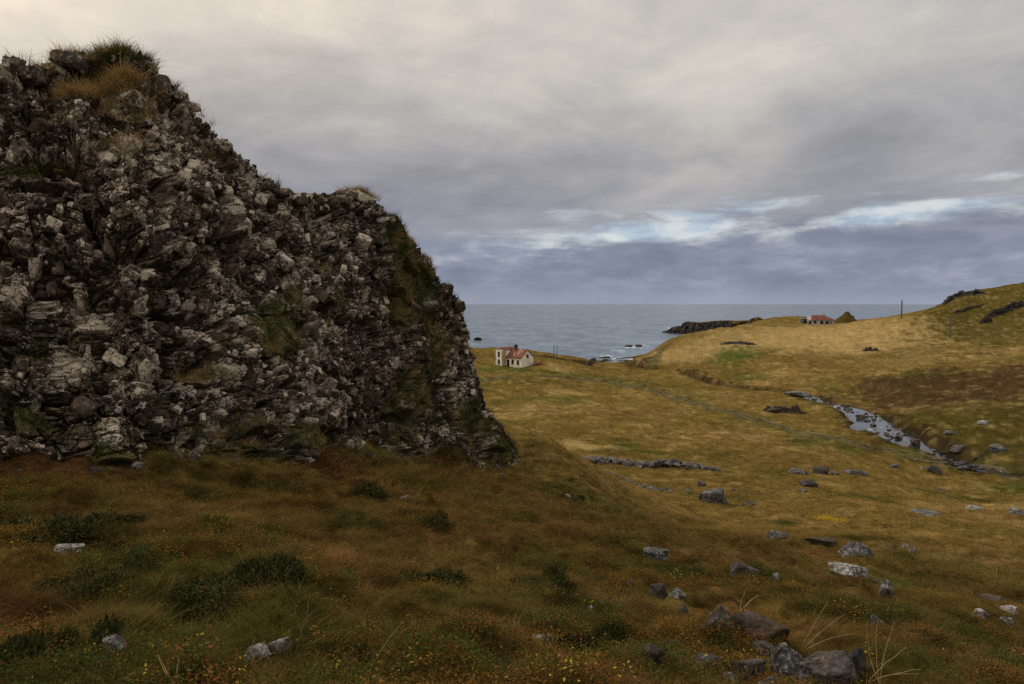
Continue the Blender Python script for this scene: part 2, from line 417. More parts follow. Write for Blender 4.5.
def lerp(a, b, t): return a + (b - a) * np.asarray(t)[..., None]
def gcol(x, y, z=None):
    x = np.asarray(x, float).ravel(); y = np.asarray(y, float).ravel(); r = np.hypot(x, y)
    wx, wy = x + fbm2(x, y, .12, 3, 31)*4, y + fbm2(x, y, .12, 3, 32)*4
    n1 = fbm2(wx, wy, .028, 4, 41); n2 = fbm2(wx, wy, .11, 4, 42); n3 = fbm2(x, y, .55, 4, 43); n4 = fbm2(x, y, 2.2, 3, 44)
    c = lerp(np.broadcast_to(OCHRE, (len(x), 3)), STRAW, sstep(.05, .75, n1*.6 + n2*.5 + n3*.25) * .62)
    c = lerp(c, OLIVE, sstep(.05, .7, -n1*.4 + n2*.7 + n3*.3) * .7)
    c = lerp(c, GREEN, sstep(.25, .75, fbm2(wx, wy, .06, 4, 47) + n3*.3) * .75)
    c = lerp(c, BROWN, sstep(.15, .7, fbm2(wx, wy, .08, 4, 51) + .3*n4) * .6)
    # heath close to the camera: darker, redder, patchier
    near = 1 - sstep(14, 60, r)
    h = lerp(c*.6, BROWN*.5, sstep(-.1, .6, n3)*.7); h = lerp(h, OLIVE*.75, sstep(.0, .6, fbm2(x, y, .28, 4, 65))*.4)
    h = lerp(h, RUST*.9, sstep(-.02, .5, fbm2(x, y, .4, 4, 61) + .3*n4) * .8)
    h = lerp(h, GREEN*.5, sstep(.05, .5, fbm2(x, y, .33, 4, 63) + .25*n4) * .85)
    c = lerp(c, h, near*.85)
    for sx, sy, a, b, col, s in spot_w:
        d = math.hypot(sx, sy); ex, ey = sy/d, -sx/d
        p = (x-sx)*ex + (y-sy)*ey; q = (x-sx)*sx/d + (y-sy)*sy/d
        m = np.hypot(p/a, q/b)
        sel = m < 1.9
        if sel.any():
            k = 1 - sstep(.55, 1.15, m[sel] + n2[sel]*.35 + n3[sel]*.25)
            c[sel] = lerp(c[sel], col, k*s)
    # stream banks are bare earth
    d, v, _ = seg_dist(x, y, stream_c, stream_c[:, 2:4])
    k = 1 - sstep(.2, 3.6, d - v[:, 1] + n3*2.2)
    c = lerp(c, SOIL*.7, k*.9)
    # wheel tracks: worn greener strips with bare ruts
    for cc, wd, st in ((track_c, .26, .85), (hill_c, .3, .7)):
        d, _, _ = seg_dist(x, y, cc, np.zeros((len(cc), 1)))
        c = lerp(c, GREEN*1.1 + OLIVE*.25, (1 - sstep(1.2, 2.4, d + n3*.5)) * .6)
        c = lerp(c, SOIL*1.15, (1 - sstep(wd, wd+.28, np.abs(d - .85) + n3*.12)) * st)
    if z is not None:                                     # wave-washed edge
        c = lerp(c, SOIL*.6, 1 - sstep(1.2, 3.0, z + n2))
    n5 = fbm2(x*.7, y, .9, 4, 91); n6 = fbm2(x*.6, y, .3, 4, 92)
    far = sstep(25, 70, r)
    c = lerp(c, STRAW*.95, sstep(.12, .6, n5*.6 + n6*.6)*.32*far)
    return c * (1 + .75*n4*(1 - .8*far) + (.14 + .42*(1-far))*n3 + .22*n5*far + .18*n6*far)[:, None].clip(.28, 1.9)

# ground material: colour of the cover at each place, broken up by fine growth
mg, t, b = new_mat('heath_ground')
p = t.node('ShaderNodeNewGeometry').outputs['Position']
c = t.node('ShaderNodeAttribute', attribute_name='cover').outputs['Color']
na, nb, nc = t.noise(p, 9, 6, .7), t.noise(p, 1.6, 6, .65), t.noise(p, .45, 8, .75)
c = t.mix(.85, c, t.ramp(na, [(.3, (.35,.33,.3)), (.5, (.95,.95,.95)), (.72, (1.7,1.65,1.5))]), 'MULTIPLY')
c = t.mix(.7, c, t.ramp(nb, [(.3, (.5,.5,.45)), (.5, (1,1,1)), (.7, (1.45,1.4,1.3))]), 'MULTIPLY')
c = t.mix(.6, c, t.ramp(nc, [(.3, (.55,.57,.5)), (.5, (1,1,1)), (.7, (1.4,1.35,1.2))]), 'MULTIPLY')
t.put(b.inputs['Base Color'], c); b.inputs['Roughness'].default_value = 1; b.inputs['Specular IOR Level'].default_value = 0
bump(t, b, t.math('ADD', na, t.math('MULTIPLY', nb, 3)), .9, .12)
verts = np.stack([GX, GY, GZ], -1).reshape(-1, 3)
gnd = obj_np('ground', verts, grid_faces(NR, NTH, True)[:, ::-1], mg, smooth=True)
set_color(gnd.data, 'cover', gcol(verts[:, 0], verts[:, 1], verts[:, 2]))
tag(gnd, 'ochre and olive moorland ground falling from the foreground slope to the bay', 'ground', kind='structure')

# path: the worn wheel ruts of the farm track
def ribbon(name, centre, half, offs, mat, lift=.03):
    V, Fc = [], []
    tg = np.gradient(centre, axis=0); tg /= np.linalg.norm(tg, axis=1)[:, None]; nr = np.stack([-tg[:, 1], tg[:, 0]], 1)
    for o in offs:
        base = len(V)
        for k in range(len(centre)):
            for s in (-1, 0, 1):
                q = centre[k] + nr[k]*(o + s*half*(1 + .35*math.sin(k*1.7+o*3)))
                V.append((q[0], q[1], Hm(q[0], q[1])[0] + lift - abs(s)*.02))
        Fc += [[base+3*k+s, base+3*k+s+1, base+3*k+s+4, base+3*k+s+3] for k in range(len(centre)-1) for s in (0, 1)]
    return obj_np(name, np.array(V), np.array(Fc), mat, smooth=True)
mp, t, b = new_mat('track_earth')
p = t.node('ShaderNodeNewGeometry').outputs['Position']
t.put(b.inputs['Base Color'], t.ramp(t.noise(p, 1.2, 6, .7), [(.34, (.04,.03,.012)), (.5, (.062,.045,.02)), (.68, (.11,.075,.03))]))
bump(t, b, t.noise(p, 6, 5), .6, .05)
tag(ribbon('path', track_c, .27, (-.85, .85), mp, .05), 'twin wheel ruts of the farm track crossing the meadow beside the stream', 'track', kind='structure')
tag(ribbon('path', hill_c, .22, (-.85, .85), mp), 'short double wheel track climbing the grassy rise above the bay', 'track', kind='structure')

# ------------------------------------------------------------------ sea and stream
ms, t, b = new_mat('sea_water')
p = t.node('ShaderNodeNewGeometry').outputs['Position']
b.inputs['Base Color'].default_value = (.030,.046,.060,1); b.inputs['Roughness'].default_value = .22; b.inputs['Specular IOR Level'].default_value = .13
w1 = t.noise(t.mapping(p, (.022,.045,1), (0,0,.15)), 1, 3, .5); w2 = t.noise(t.mapping(p, (.09,.16,1), (0,0,-.1)), 1, 4, .6); w3 = t.noise(t.mapping(p, (.004,.016,1)), 1, 4, .6)
wt = t.math('ADD', t.math('MULTIPLY', t.noise(t.mapping(p, (.085,.024,1), (0,0,.06)), 1, 4, .65), .6), t.math('MULTIPLY', t.noise(t.mapping(p, (.018,.006,1)), 1, 4, .6), .4))  # light and dark of wave facets, mixed into the water's base colour
fo = t.node('ShaderNodeAttribute', attribute_name='foam').outputs['Fac']
fm = t.ss(t.math('ADD', fo, t.math('MULTIPLY', t.math('SUBTRACT', t.noise(t.mapping(p, (.45,.16,1)), 1, 7, .75), .5), 3.4)), .62, 1.05)
t.put(b.inputs['Base Color'], t.mix(fm, t.mix(t.ss(wt, .40, .60), t.mix(w3, (.012,.034,.068), (.027,.056,.098)), t.mix(w3, (.06,.10,.15), (.12,.165,.215))), (.78,.8,.82)))
t.put(b.inputs['Roughness'], t.math('ADD', .2, t.math('MULTIPLY', fm, .7)))
bump(t, b, t.math('ADD', t.math('MULTIPLY', w1, .9), t.math('MULTIPLY', w2, .7)), 1.0, 1.5)
sth = np.concatenate([np.radians(np.linspace(-180, -48, 30, endpoint=False)), np.radians(np.linspace(-48, 48, 420, endpoint=False)), np.radians(np.linspace(48, 180, 30, endpoint=False))])
sr = np.concatenate([[60, 200], np.exp(np.linspace(math.log(235), math.log(1100), 260)), np.exp(np.linspace(math.log(1250), math.log(60000), 30))])
R_, T_ = np.meshgrid(sr, sth, indexing='ij')
sv = np.stack([R_*np.sin(T_), R_*np.cos(T_), np.full_like(R_, SEA_Z)], -1).reshape(-1, 3)
sea = obj_np('sea', sv, grid_faces(len(sr), len(sth), True)[:, ::-1], ms, smooth=True)
def sea_at(u, v): d = CAM_Z / max(1e-4, -ray(u, v)[2]) * ray(u, v)[1]; return pt(u, v, d)
foam = np.zeros(len(sv))
for u, v, ru, rv, s in [(632,347,16,2.2,.9),(618,351,14,2,.8),(607,356,14,1.8,.85),(628,359,10,1.6,.9),(645,345,10,1.8,.8),(672,328.2,6,1.1,1.1),(600,352,22,1.5,.45),(477,338,5,1,.9),(655,342,8,1.5,.6),(690,333,30,1,.3)]:
    g = sea_at(u, v); d = g[1]; m = np.hypot((sv[:,0]-g[0])/(ru*d/F), (sv[:,1]-g[1])/(rv*d*d/(CAM_Z*F)))
    foam = np.maximum(foam, s*.8*(1 - sstep(.1, 1.5, m)))
sg = np.where(np.hypot(sv[:,0], sv[:,1]) < 880, Hm(sv[:,0], sv[:,1]), -9)
foam = np.maximum(foam, .6*sstep(-1.6, -.2, sg))
set_float(sea.data, 'foam', foam)
tag(sea, 'grey blue open sea rolling into the small bay', 'sea', kind='structure')

mw, t, b = new_mat('stream_water')
p = t.node('ShaderNodeNewGeometry').outputs['Position']
fm = t.ss(t.noise(t.mapping(p, (.7,.35,1)), 1, 6, .7), .61, .68)
t.put(b.inputs['Base Color'], t.mix(fm, (.012,.014,.015), (.7,.72,.76)))
t.put(b.inputs['Roughness'], t.math('ADD', .05, t.math('MULTIPLY', fm, .5)))
b.inputs['Specular IOR Level'].default_value = .5
bump(t, b, t.noise(p, 1.6, 3), .3, .06)
tg = np.gradient(stream_c[:, :2], axis=0); tg /= np.linalg.norm(tg, axis=1)[:, None]; nr = np.stack([-tg[:, 1], tg[:, 0]], 1)
V = []
for k in range(len(stream_c)):
    for s in np.linspace(-1, 1, 7):
        q = stream_c[k, :2] + nr[k]*s*(stream_c[k, 3]*1.0 + .9)
        V.append((q[0], q[1], max(stream_c[k, 2] - .06, .03)))
stw = obj_np('stream', np.array(V), grid_faces(len(stream_c), 7), mw, smooth=True)
tag(stw, 'shallow rippling stream winding through the meadow between dark banks', 'stream', kind='structure')

# ------------------------------------------------------------------ rocks
def ico(sub):
    bm = bmesh.new(); bmesh.ops.create_icosphere(bm, subdivisions=sub, radius=1)
    bm.verts.ensure_lookup_table()
    v = np.array([x.co[:] for x in bm.verts]); f = np.array([[q.index for q in x.verts] for x in bm.faces]); bm.free()
    return v, f
ICO = {s: ico(s) for s in (2, 3, 4, 5)}

def rock_shape(sub, rng, planes=11, sharp=16, rough=.05):
    """angular boulder: a rounded intersection of random planes with chipped faces, size about 1 in each direction"""
    D, Fc = ICO[sub]
    n = rng.normal(size=(planes, 3)); n /= np.linalg.norm(n, axis=1)[:, None]
    n = np.concatenate([n, np.eye(3), -np.eye(3)]); o = np.concatenate([rng.uniform(.62, 1.0, planes), rng.uniform(.8, 1.1, 6)])
    g = np.maximum(D @ n.T, 0) / o
    r = (g ** sharp).sum(1) ** (-1.0 / sharp)
    s = rng.uniform(0, 90, 3)
    v = D * r[:, None]
    v = v * (1 + rough * fbm(v*2.2 + s, 4, .55))[:, None]
    if sub >= 4:
        f1, f2, hid, cen = voronoi(v*2.3 + s)
        v = v * (1 + .05*(_r3[hid][:, 0] - .5) - .05*(1 - sstep(0, .1, f2 - f1)))[:, None]
    return v, Fc

def fit(v, w, dp, h):
    lo, hi = v.min(0), v.max(0); v = (v - (lo + hi)/2) / (hi - lo)
    return v * np.array([w, dp, h])

def rot_np(v, e): return v @ np.array(Euler(e).to_matrix()).T

ROCK_SPOTS = []
def boulder(u, vb, wpx, hpx, tone, label, seed, tilt=0.0, kind='boulder', group='boulders scattered over the grassy slope', sharp=16, sub=4, cat='boulder'):
    g = ground_at(u, vb); d = g[1]; rng = np.random.default_rng(seed)
    w, h = wpx*d/F*1.06, hpx*d/F*.8 + (.04 if d < 16 else .04 if d < 45 else .08)
    el_ = math.atan((vb - 304)/F); dep = w*rng.uniform(.55, .75); h = max(.45*h, (h - .3*dep*math.sin(el_))/math.cos(el_))
    ROCK_SPOTS.append((g[0], g[1] + w*.2, w*.5))
    v, Fc = rock_shape(sub, rng, rng.integers(7, 13), sharp)
    v = rot_np(v, (rng.uniform(-.3, .3), rng.uniform(-.3, .3), rng.uniform(0, 6)))
    v = rot_np(v, (0, tilt, 0))
    v = fit(v, w, dep, h*1.45); v[:, 2] += h*.275
    if any(k in label for k in ('pyramid', 'pointed', 'wedge', 'peaked')): v[:, :2] *= (1.12 - .62*np.clip(v[:, 2]/h, 0, 1)**1.3)[:, None]
    o = obj_np(kind, v, Fc, STONES[tone], smooth=False)
    o.location = (g[0], g[1] + w*.2, Hm(g[0], g[1] + w*.2)[0]); o.rotation_euler = (0, 0, -math.atan2(g[0], g[1]))
    return tag(o, label, cat, group)

B = [
 (714,503,27,18,'grey','big rounded grey boulder splashed with white lichen below the drystone rows',0),
 (702,486,9,6,'grey','small grey stone just behind the big rounded lichen boulder',0),
 (688,493,5,3,'pale','tiny white stone at the end of the lower stone row',0),
 (734,491,4,2,'grey','tiny flat grey stone right of the big rounded lichen boulder',0),
 (750,507,14,6,'dark','low dark stone with a white chip in the brown grass right of the big boulder',0),
 (800,474,18,6,'grey','low broken grey slab at the left end of the short stone line',0),
 (822,474,15,9,'dark','upright dark block in the middle of the short stone line',0),
 (836,475,8,3.5,'grey','small flat stone ending the short stone line',0),
 (790,473,4,3,'pale','pale cobble starting the short stone line',0),
 (810,487,17,9,'dark','jagged dark rock lying just below the short stone line',.2),
 (803,492,10,3,'grey','thin grey slab low in the grass under the jagged dark rock',0),
 (857,475,23,6,'grey','long low grey rock right of the short stone line',0),
 (895,468,9,4,'grey','flat grey stone on the meadow edge near the track',0),
 (925,469,6,3,'pale','small pale stone left of the pyramid rock',0),
 (935,474,15,11,'dark','dark pyramid shaped rock standing alone below the track',0),
 (942,491,6,3,'grey','small grey stone in the green patch under the pyramid rock',0),
 (779,541,21,9,'grey','lumpy grey rock, left end of the row of three across the middle slope',0),
 (823,545,32,9,'brown','broad low brown rock, middle of the row of three across the slope',0),
 (858,556,32,15,'grey','tilted grey wedge shaped rock above the white slab',.4),
 (851,577,37,12,'pale','flat whitish slab with a squared edge in dark green moss',-.05),
 (887,598,14,19,'grey','leaning grey stone with white lichen right of the whitish slab',.6),
 (876,584,6,4,'grey','small round stone beside the leaning lichen stone',0),
 (746,577,28,15,'dark','long dark grey rock sloping down to the right in ochre grass',.45),
 (775,581,8,7,'pale','small pale stone right of the long sloping rock',0),
 (731,569,7,4,'dark','small dark stone at the upper end of the long sloping rock',0),
 (657,559,25,9,'grey','grey rock with a white corner lying alone on the left slope',.1),
 (659,598,18,14,'dark','black angular rock paired with a whitish one',.2),
 (678,598,16,9,'pale','whitish wedge leaning against the black angular rock',.3),
 (684,614,10,10,'dark','thin dark sliver of rock left of the pointed dark boulder',.5),
 (722,628,31,23,'dark','pointed dark boulder left of the big brown block',0),
 (764,638,55,21,'brown','big squat brown block, largest rock in the second lowest row',.03),
 (655,662,22,11,'brown','half buried brown stone at the lower left of the rock pile',0),
 (675,653,13,10,'grey','small speckled grey rock above the half buried brown stone',.2),
 (706,672,28,13,'grey','low grey rock sloping right beside the rock pile',.35),
 (748,679,38,20,'dark','dark rough rock heaped at the left of the rock pile',0),
 (767,658,28,12,'grey','flat grey rock lying between the brown block and the rock pile',.2),
 (790,682,38,36,'grey','tall light grey peaked boulder in the middle of the rock pile',0),
 (834,688,58,38,'dark','large blackish boulder at the right end of the rock pile',-.2),
 (857,676,22,28,'dark','dark rounded rock tucked behind the large blackish boulder',0),
 (728,684,20,8,'pale','small pale stone at the bottom edge left of the rock pile',0),
 (772,690,24,10,'grey','low stone in front of the tall peaked boulder',0),
 (924,515,34,5,'grey','long thin grey slab lying flat in green grass',.1),
 (977,510,18,4,'pale','pale flat stone on the right slope above the yellow patch line',0),
 (1018,515,13,8,'pale','white blocky stone at the right margin',0),
 (894,549,7,4,'grey','left one of three little stones right of the wedge rock',0),
 (906,548,7,4,'pale','white middle one of three little stones right of the wedge rock',0),
 (914,552,8,5,'grey','right one of three little stones right of the wedge rock',0),
 (995,602,24,6,'grey','flat grey rock at the top of the right hand stone scatter',0),
 (1010,613,17,6,'pale','pale slab in the middle of the right hand stone scatter',0),
 (1008,625,15,6,'grey','grey stone at the bottom of the right hand stone scatter',0),
 (982,619,14,7,'pale','whitish stone at the left of the right hand stone scatter',.2),
 (878,627,12,8,'grey','grey stone poking from the grass right of the big brown block',.2),
 (896,628,13,6,'dark','dark flat stone beside the grey stone poking from the grass',0),
 (113,662,22,22,'grey','rounded grey boulder low at the left of the heath',0),
 (256,666,27,15,'pale','pale pitted rock in front of a dark shrub',0),
 (278,655,22,13,'pale','smaller pale rock just behind the pale pitted rock',0),
 (66,555,27,7,'pale','flat pale slab on the heath under the crag',0),
 (537,649,15,11,'pale','tan stone of the pair in the lower middle of the slope',0),
 (550,650,14,13,'grey','blue grey stone of the pair in the lower middle of the slope',.2),
 (235,461,9,5,'pale','small white stone at the foot of the crag',0),
 (405,499,11,3,'pale','small white slab on the slope under the crag',0),
 (476,494,6,3,'pale','tiny white stone on the slope near the right end of the crag',0),
 (629,585,6,4,'grey','little grey stone on the bare middle slope',0),
 (633,622,10,6,'grey','small grey stone low on the middle slope',0),
 (590,612,6,3,'pale','pale pebble in the bare gravelly patch',0),(601,607,8,3,'pale','largest pale pebble of the bare gravelly patch',0),
 (609,602,5,3,'pale','upper pale pebble of the bare gravelly patch',0),(616,609,6,3,'pale','right hand pale pebble of the bare gravelly patch',0),
 (568,498,6,3,'grey','small grey stone on the crest of the near slope',0),
 (798,397,24,7,'pale','long pale rock at the head of the visible stream',0),
 (775,413,12,6,'brown','brown stone in the eroded bank above the track',0),
 (862,420,9,6,'dark','dark boulder on the near edge of the stream',0),
 (950,435,10,5,'grey','grey stone on the far bank of the stream',0),
 (985,425,12,5,'pale','pale stone on the red slope across the stream',0),
 (1000,452,16,9,'grey','grey boulder on the far bank at the right margin',0),
 (960,452,14,7,'grey','rounded boulder at the lower end of the visible stream',0),
]
for k, (u, vb, w, h, tone, label, tilt) in enumerate(B):
    boulder(u, vb, w, h, tone, label, 100 + k, tilt, sub=5 if w > 30 else 4)

def rock_heap(spots, sub, seed, sharp=14):
    """spots: (x, y, z, w, depth, h, tilt) -> one mesh of many fitted stones"""
    rng = np.random.default_rng(seed); Vs, Fs, off = [], [], 0
    lib = [rock_shape(sub, rng, rng.integers(6, 12), sharp) for _ in range(14)]
    for (x, y, z, w, dp, h, a) in spots:
        v, f = lib[rng.integers(len(lib))]
        v = fit(rot_np(v, rng.uniform(-3, 3, 3)), w, dp, h); v = rot_np(v, (rng.uniform(-.2, .2), a, rng.uniform(-.6, .6)))
        Vs.append(v + np.array([x, y, z])); Fs.append(f + off); off += len(v)
    return np.concatenate(Vs), np.concatenate(Fs)

rng = np.random.default_rng(78); LOOSE = [mesh_np('loose_stone', fit(rock_shape(3, rng, 7, 24)[0], 1, .8, .75), ICO[3][1], STONES[t_]) for t_ in ('grey', 'dark', 'brown', 'grey', 'brown', 'dark')]
# stones in and along the stream
rng = np.random.default_rng(77)
srt = [mesh_np('stream_stone', fit(*[rock_shape(3, rng, 9, 12)[0]], 1, .8, .7), ICO[3][1], STONES[t_]) for t_ in ('wet', 'wet', 'dark', 'grey', 'wet', 'dark')]
for k in range(110):
    q = stream_c[rng.integers(12, 56)]; s = rng.choice([-1, 1]) * rng.uniform(.5, 1.25) * q[3]
    x, y = q[0] + rng.normal()*1.2, q[1] + s; w = rng.uniform(.4, 1.2) * (1.2 if k < 10 else .65)
    o = bpy.data.objects.new('stream_stone', srt[k % 6]); link(o)
    o.location = (x, y, max(Hm(x, y)[0], q[2] - .1) + w*.12); o.scale = (w, w, w*rng.uniform(.6, 1.1)); o.rotation_euler = (rng.uniform(-.2,.2), rng.uniform(-.2,.2), rng.uniform(0, 6))
    tag(o, 'dark wet stone in the bed or on the edge of the stream', 'stone', 'stones along the stream')

def blocky(p, n, scale, amp, tilt, warp=.25, aniso=(1, 1, 1), rot=(0, 0, 0), seed=0.0):
    """displacement of fractured rock: every block has its own offset and its own tilted face, with open joints between"""
    R = np.array(Euler(rot).to_matrix()); q = (p @ R.T) * np.array(aniso) * scale + seed
    q = q + warp * np.stack([perlin(q*.9 + 5), perlin(q*.9 + 15), perlin(q*.9 + 25)], 1)
    f1, f2, hid, cen = voronoi(q)
    rel = q - cen
    face = (rel * _n3[hid]).sum(1)
    joint = 1 - sstep(.0, .10, f2 - f1)
    return amp * ((_r3[hid][:, 1] - .5)*.95 + tilt*face - 1.0*joint), _r3[hid][:, 2]

def band_mesh(pix, hgt, depth, seed, cell=1.0, n=160, m=44, xy=None, wave=.5):
    """continuous broken rock band standing on the ground along a line"""
    c = spline(np.array(xy) if xy is not None else np.array([ground_at(u, v)[:2] for u, v in pix]), 40); L = np.concatenate([[0], np.cumsum(np.linalg.norm(np.diff(c, axis=0), axis=1))])
    l = np.linspace(0, L[-1], n); cx, cy = np.interp(l, L, c[:, 0]), np.interp(l, L, c[:, 1]); e = np.minimum(1, 6*np.minimum(l, L[-1] - l)/L[-1] + .05)
    hh_ = hgt*e*(1 + wave*fbm2(l, l*0, .9/max(hgt, .5), 3, seed)).clip(.12, 1.8)
    q = np.linspace(0, 1, m); prof = np.where(q < .45, sstep(0, .42, q), np.where(q < .6, 1, 1 - sstep(.6, 1, q))); py = (q - .3)*depth
    d_ = np.hypot(cx, cy); X_ = cx[:, None] + cx[:, None]/d_[:, None]*py; Y_ = cy[:, None] + cy[:, None]/d_[:, None]*py
    Z_ = Hm(X_.ravel(), Y_.ravel()).reshape(n, m) + prof*hh_[:, None] - .35*(1 - prof)
    P_ = np.stack([X_, Y_, Z_], -1); a = np.gradient(P_, axis=0); b_ = np.gradient(P_, axis=1); N_ = np.cross(a, b_); N_ /= np.linalg.norm(N_, axis=2, keepdims=True) + 1e-9
    N_ *= np.sign(N_[:, m//2, 2].mean()); p_ = P_.reshape(-1, 3)
    d1_, _ = blocky(p_, None, .55/cell, .55*cell, 1, .25, seed=seed); d2_, _ = blocky(p_, None, 1.5/cell, .22*cell, 1, .25, seed=seed + 9)
    return p_ + N_.reshape(-1, 3)*((d1_ + d2_)*(.25 + .75*np.tile(prof, n)))[:, None], grid_faces(n, m)

# two tumbled drystone rows
def stone_row(pix, n, size, label, seed):
    xy = [pt(u, 304, d)[:2] for u, d in pix]; c = spline(np.array(xy), 30); rng = np.random.default_rng(seed); sp = []
    L = np.concatenate([[0], np.cumsum(np.linalg.norm(np.diff(c, axis=0), axis=1))])
    for k in range(n):
        l = rng.uniform(0, L[-1]); x = np.interp(l, L, c[:, 0]); y = np.interp(l, L, c[:, 1]) + rng.normal()*.28
        dens = .5 + .5*math.sin(l*.9 + seed) ; w = size*rng.uniform(.6, 1.5)
        z = Hm(x, y)[0] + rng.uniform(.05, .25 + .45*dens)*size*1.5
        sp.append((x, y, z, w, w*.8, w*rng.uniform(.55, .85), rng.normal()*.25))
    v, f = rock_heap(sp, 3, seed); cv_, cf_ = band_mesh(None, size*.55, size*1.9, seed, .35, n=400, m=24, xy=xy, wave=.6)
    f = np.concatenate([f, cf_[:, [0, 1, 2]] + len(v), cf_[:, [0, 2, 3]] + len(v)]); v = np.concatenate([v, cv_]); o0 = np.array([c[len(c)//2][0], c[len(c)//2][1], Hm(*c[len(c)//2])[0]])
    o = obj_np('drystone_wall', v - o0, f, ROCK_GREY); o.location = o0
    return tag(o, label, 'stone wall', 'tumbled drystone rows on the meadow')
stone_row([(566,79),(600,78),(650,76),(690,75.5),(720,75)], 190, .55, 'longer upper row of tumbled dark grey wall stones across the meadow', 5)
stone_row([(590,66),(620,64),(650,62.5),(675,61)], 90, .36, 'shorter lower row of small grey wall stones half sunk in grass', 6)

def rock_band(pix, hgt, depth, label, seed, mat, name='rock_outcrop', cat='outcrop', group=None, cell=1.0, wave=.5, n=160):
    v, f = band_mesh(pix, hgt, depth, seed, cell, n=n, wave=wave); o0 = v.mean(0); o = obj_np(name, v - o0, f, mat); o.location = o0
    return tag(o, label, cat, group)
GH = 'rock bands on the right hand hill'
rock_band([(720,344.6),(732,343.9),(745,344.4),(757,345.2)], .75, 3.0, 'low dark ruined stone fold beside the bright green patch', 12, ROCK_DARK, 'sheepfold_ruin', 'ruin', cell=.32, wave=.3)
rock_band([(944,305),(951,300),(960,296.5),(975,295),(990,294)], 1.7, 6, 'dark rock band on the brow of the right hand hill', 21, ROCK_COAST, group=GH, cell=2.0, n=240)
rock_band([(984,319),(1000,315),(1012,310),(1024,306),(1060,300)], 2.2, 7, 'dark broken rock band lower on the hillside at the right margin', 22, ROCK_COAST, group=GH, cell=1.6, n=240)
rock_band([(980,324),(986,322.5),(992,321)], 1.5, 3, 'small pile of dark rock under the lower hillside rock band', 24, ROCK_COAST, group=GH)
rock_band([(952,315),(965,311),(985,304)], .8, 2.5, 'thin line of rock between the two hillside rock bands', 25, ROCK_COAST, group=GH, wave=1.2)
rock_band([(862,351.5),(871,351),(879,351.2)], .9, 2.5, 'little dark rock ledge in the middle of the far pasture', 26, ROCK_DARK, wave=.5, cell=.4)
rock_band([(762,411),(775,412.5),(790,413),(806,414.5)], .9, 2.6, 'dark stony scar in the eroded bank above the track', 27, ROCK_BROWN, cell=.35)
mb_, t, b = new_mat('peat_bank'); p = t.node('ShaderNodeNewGeometry').outputs['Position']
t.put(b.inputs['Base Color'], t.ramp(t.noise(p, 1.1, 6, .65), [(.35, (.016,.011,.008)), (.5, (.035,.026,.014)), (.66, (.07,.06,.018))]))
rock_band([(577,364),(590,364),(605,361),(616,362)], .8, 6, 'dark stony shore at the head of the bay', 30, ROCK_COAST, 'rock_outcrop', 'shore rocks', cell=1.5)

def sea_rock(u, v, wpx, hpx, label, seed):
    g = sea_at(u, v); rng = np.random.default_rng(seed); w, h = wpx*g[1]/F, hpx*g[1]/F
    vv, f = rock_shape(4, rng, 9, 10, .12); vv = fit(vv, w, w*.7, h*1.6); vv[:, 2] += h*.2
    o = obj_np('sea_rock', vv, f, ROCK_COAST); o.location = (g[0], g[1], SEA_Z)
    return tag(o, label, 'sea rock', 'rocks awash in the bay')
sea_rock(478,340,8,3,'lone black rock in the sea beside the crag',31)
sea_rock(629,347,8,2.2,'left black rock awash in the surf of the bay',32)
sea_rock(639,346.5,7,2,'right black rock awash in the surf of the bay',33)
sea_rock(604,358,12,1.6,'flat dark reef at the head of the bay',35)

# ------------------------------------------------------------------ cliffs built as surfaces: a foot line and a crest line with broken rock between
def interp_cols(keys, u): k = np.array(keys, float); return np.stack([np.interp(u, k[:, 0], k[:, i]) for i in range(1, k.shape[1])], -1)

def normals_grid(P):
    a = np.gradient(P, axis=0); b_ = np.gradient(P, axis=1); n = np.cross(b_, a)
    return n / (np.linalg.norm(n, axis=2, keepdims=True) + 1e-9)

# the crag
CREST = [(-420,250),(-250,150),(-120,95),(-40,80),(0,76),(6,54),(20,53),(24,62),(50,63),(54,47),(84,49),(90,56),(100,46),(126,45),(140,52),(150,60),(156,73),(172,82),(192,98),(200,108),(216,126),(236,150),(262,166),(285,183),(300,191),(318,193),(335,190),(352,186),(370,188),(380,202),(398,222),(412,238),(418,250),(432,255),(440,272),(454,285),(463,302),(470,322),(475,345),(480,372),(488,398),(500,418),(512,432),(520,446),(526,466)]
NS, NT_, NBk = 1150, 640, 90
us = np.concatenate([np.linspace(-420, -10, 110, endpoint=False), np.linspace(-10, 526, NS - 110)])
fv = interp_cols(FOOT, us); cv = interp_cols(CREST, us)[:, 0]
foot = np.array([pt(u, v, d) for u, (v, d) in zip(us, fv)])
crest = []
for u, v, (vb, db) in zip(us, cv, fv):
    hgt = (vb - v)/F*db*1.12
    crest.append(pt(u, v, db + .48*hgt + .35))
crest = np.array(crest)
foot2 = foot.copy(); sh_ = 1 + (.007*fbm2(us*.03, us*0, 1, 2, 9) - .01)*sstep(510, 470, us) + .055*fbm2(us*.009, us*0, 1, 2, 5)*sstep(510, 470, us); foot2[:, :2] *= sh_[:, None]; foot2[:, 2] = Hm(foot2[:, 0], foot2[:, 1]) - .5
tt = np.linspace(0, 1, NT_)
Pf = np.zeros((NS, NT_ + NBk, 3))
hz = (tt ** 1.35)[None, :, None]; vz = tt[None, :]
Pf[:, :NT_, :2] = foot2[:, None, :2] + (crest - foot2)[:, None, :2]*hz
Pf[:, :NT_, 2] = foot2[:, None, 2] + (crest - foot2)[:, None, 2]*vz
outd = crest[:, :2]/np.linalg.norm(crest[:, :2], axis=1)[:, None]
outd = outd*.8 + np.array([-.45, .4]); hh = (crest[:, 2] - foot2[:, 2])
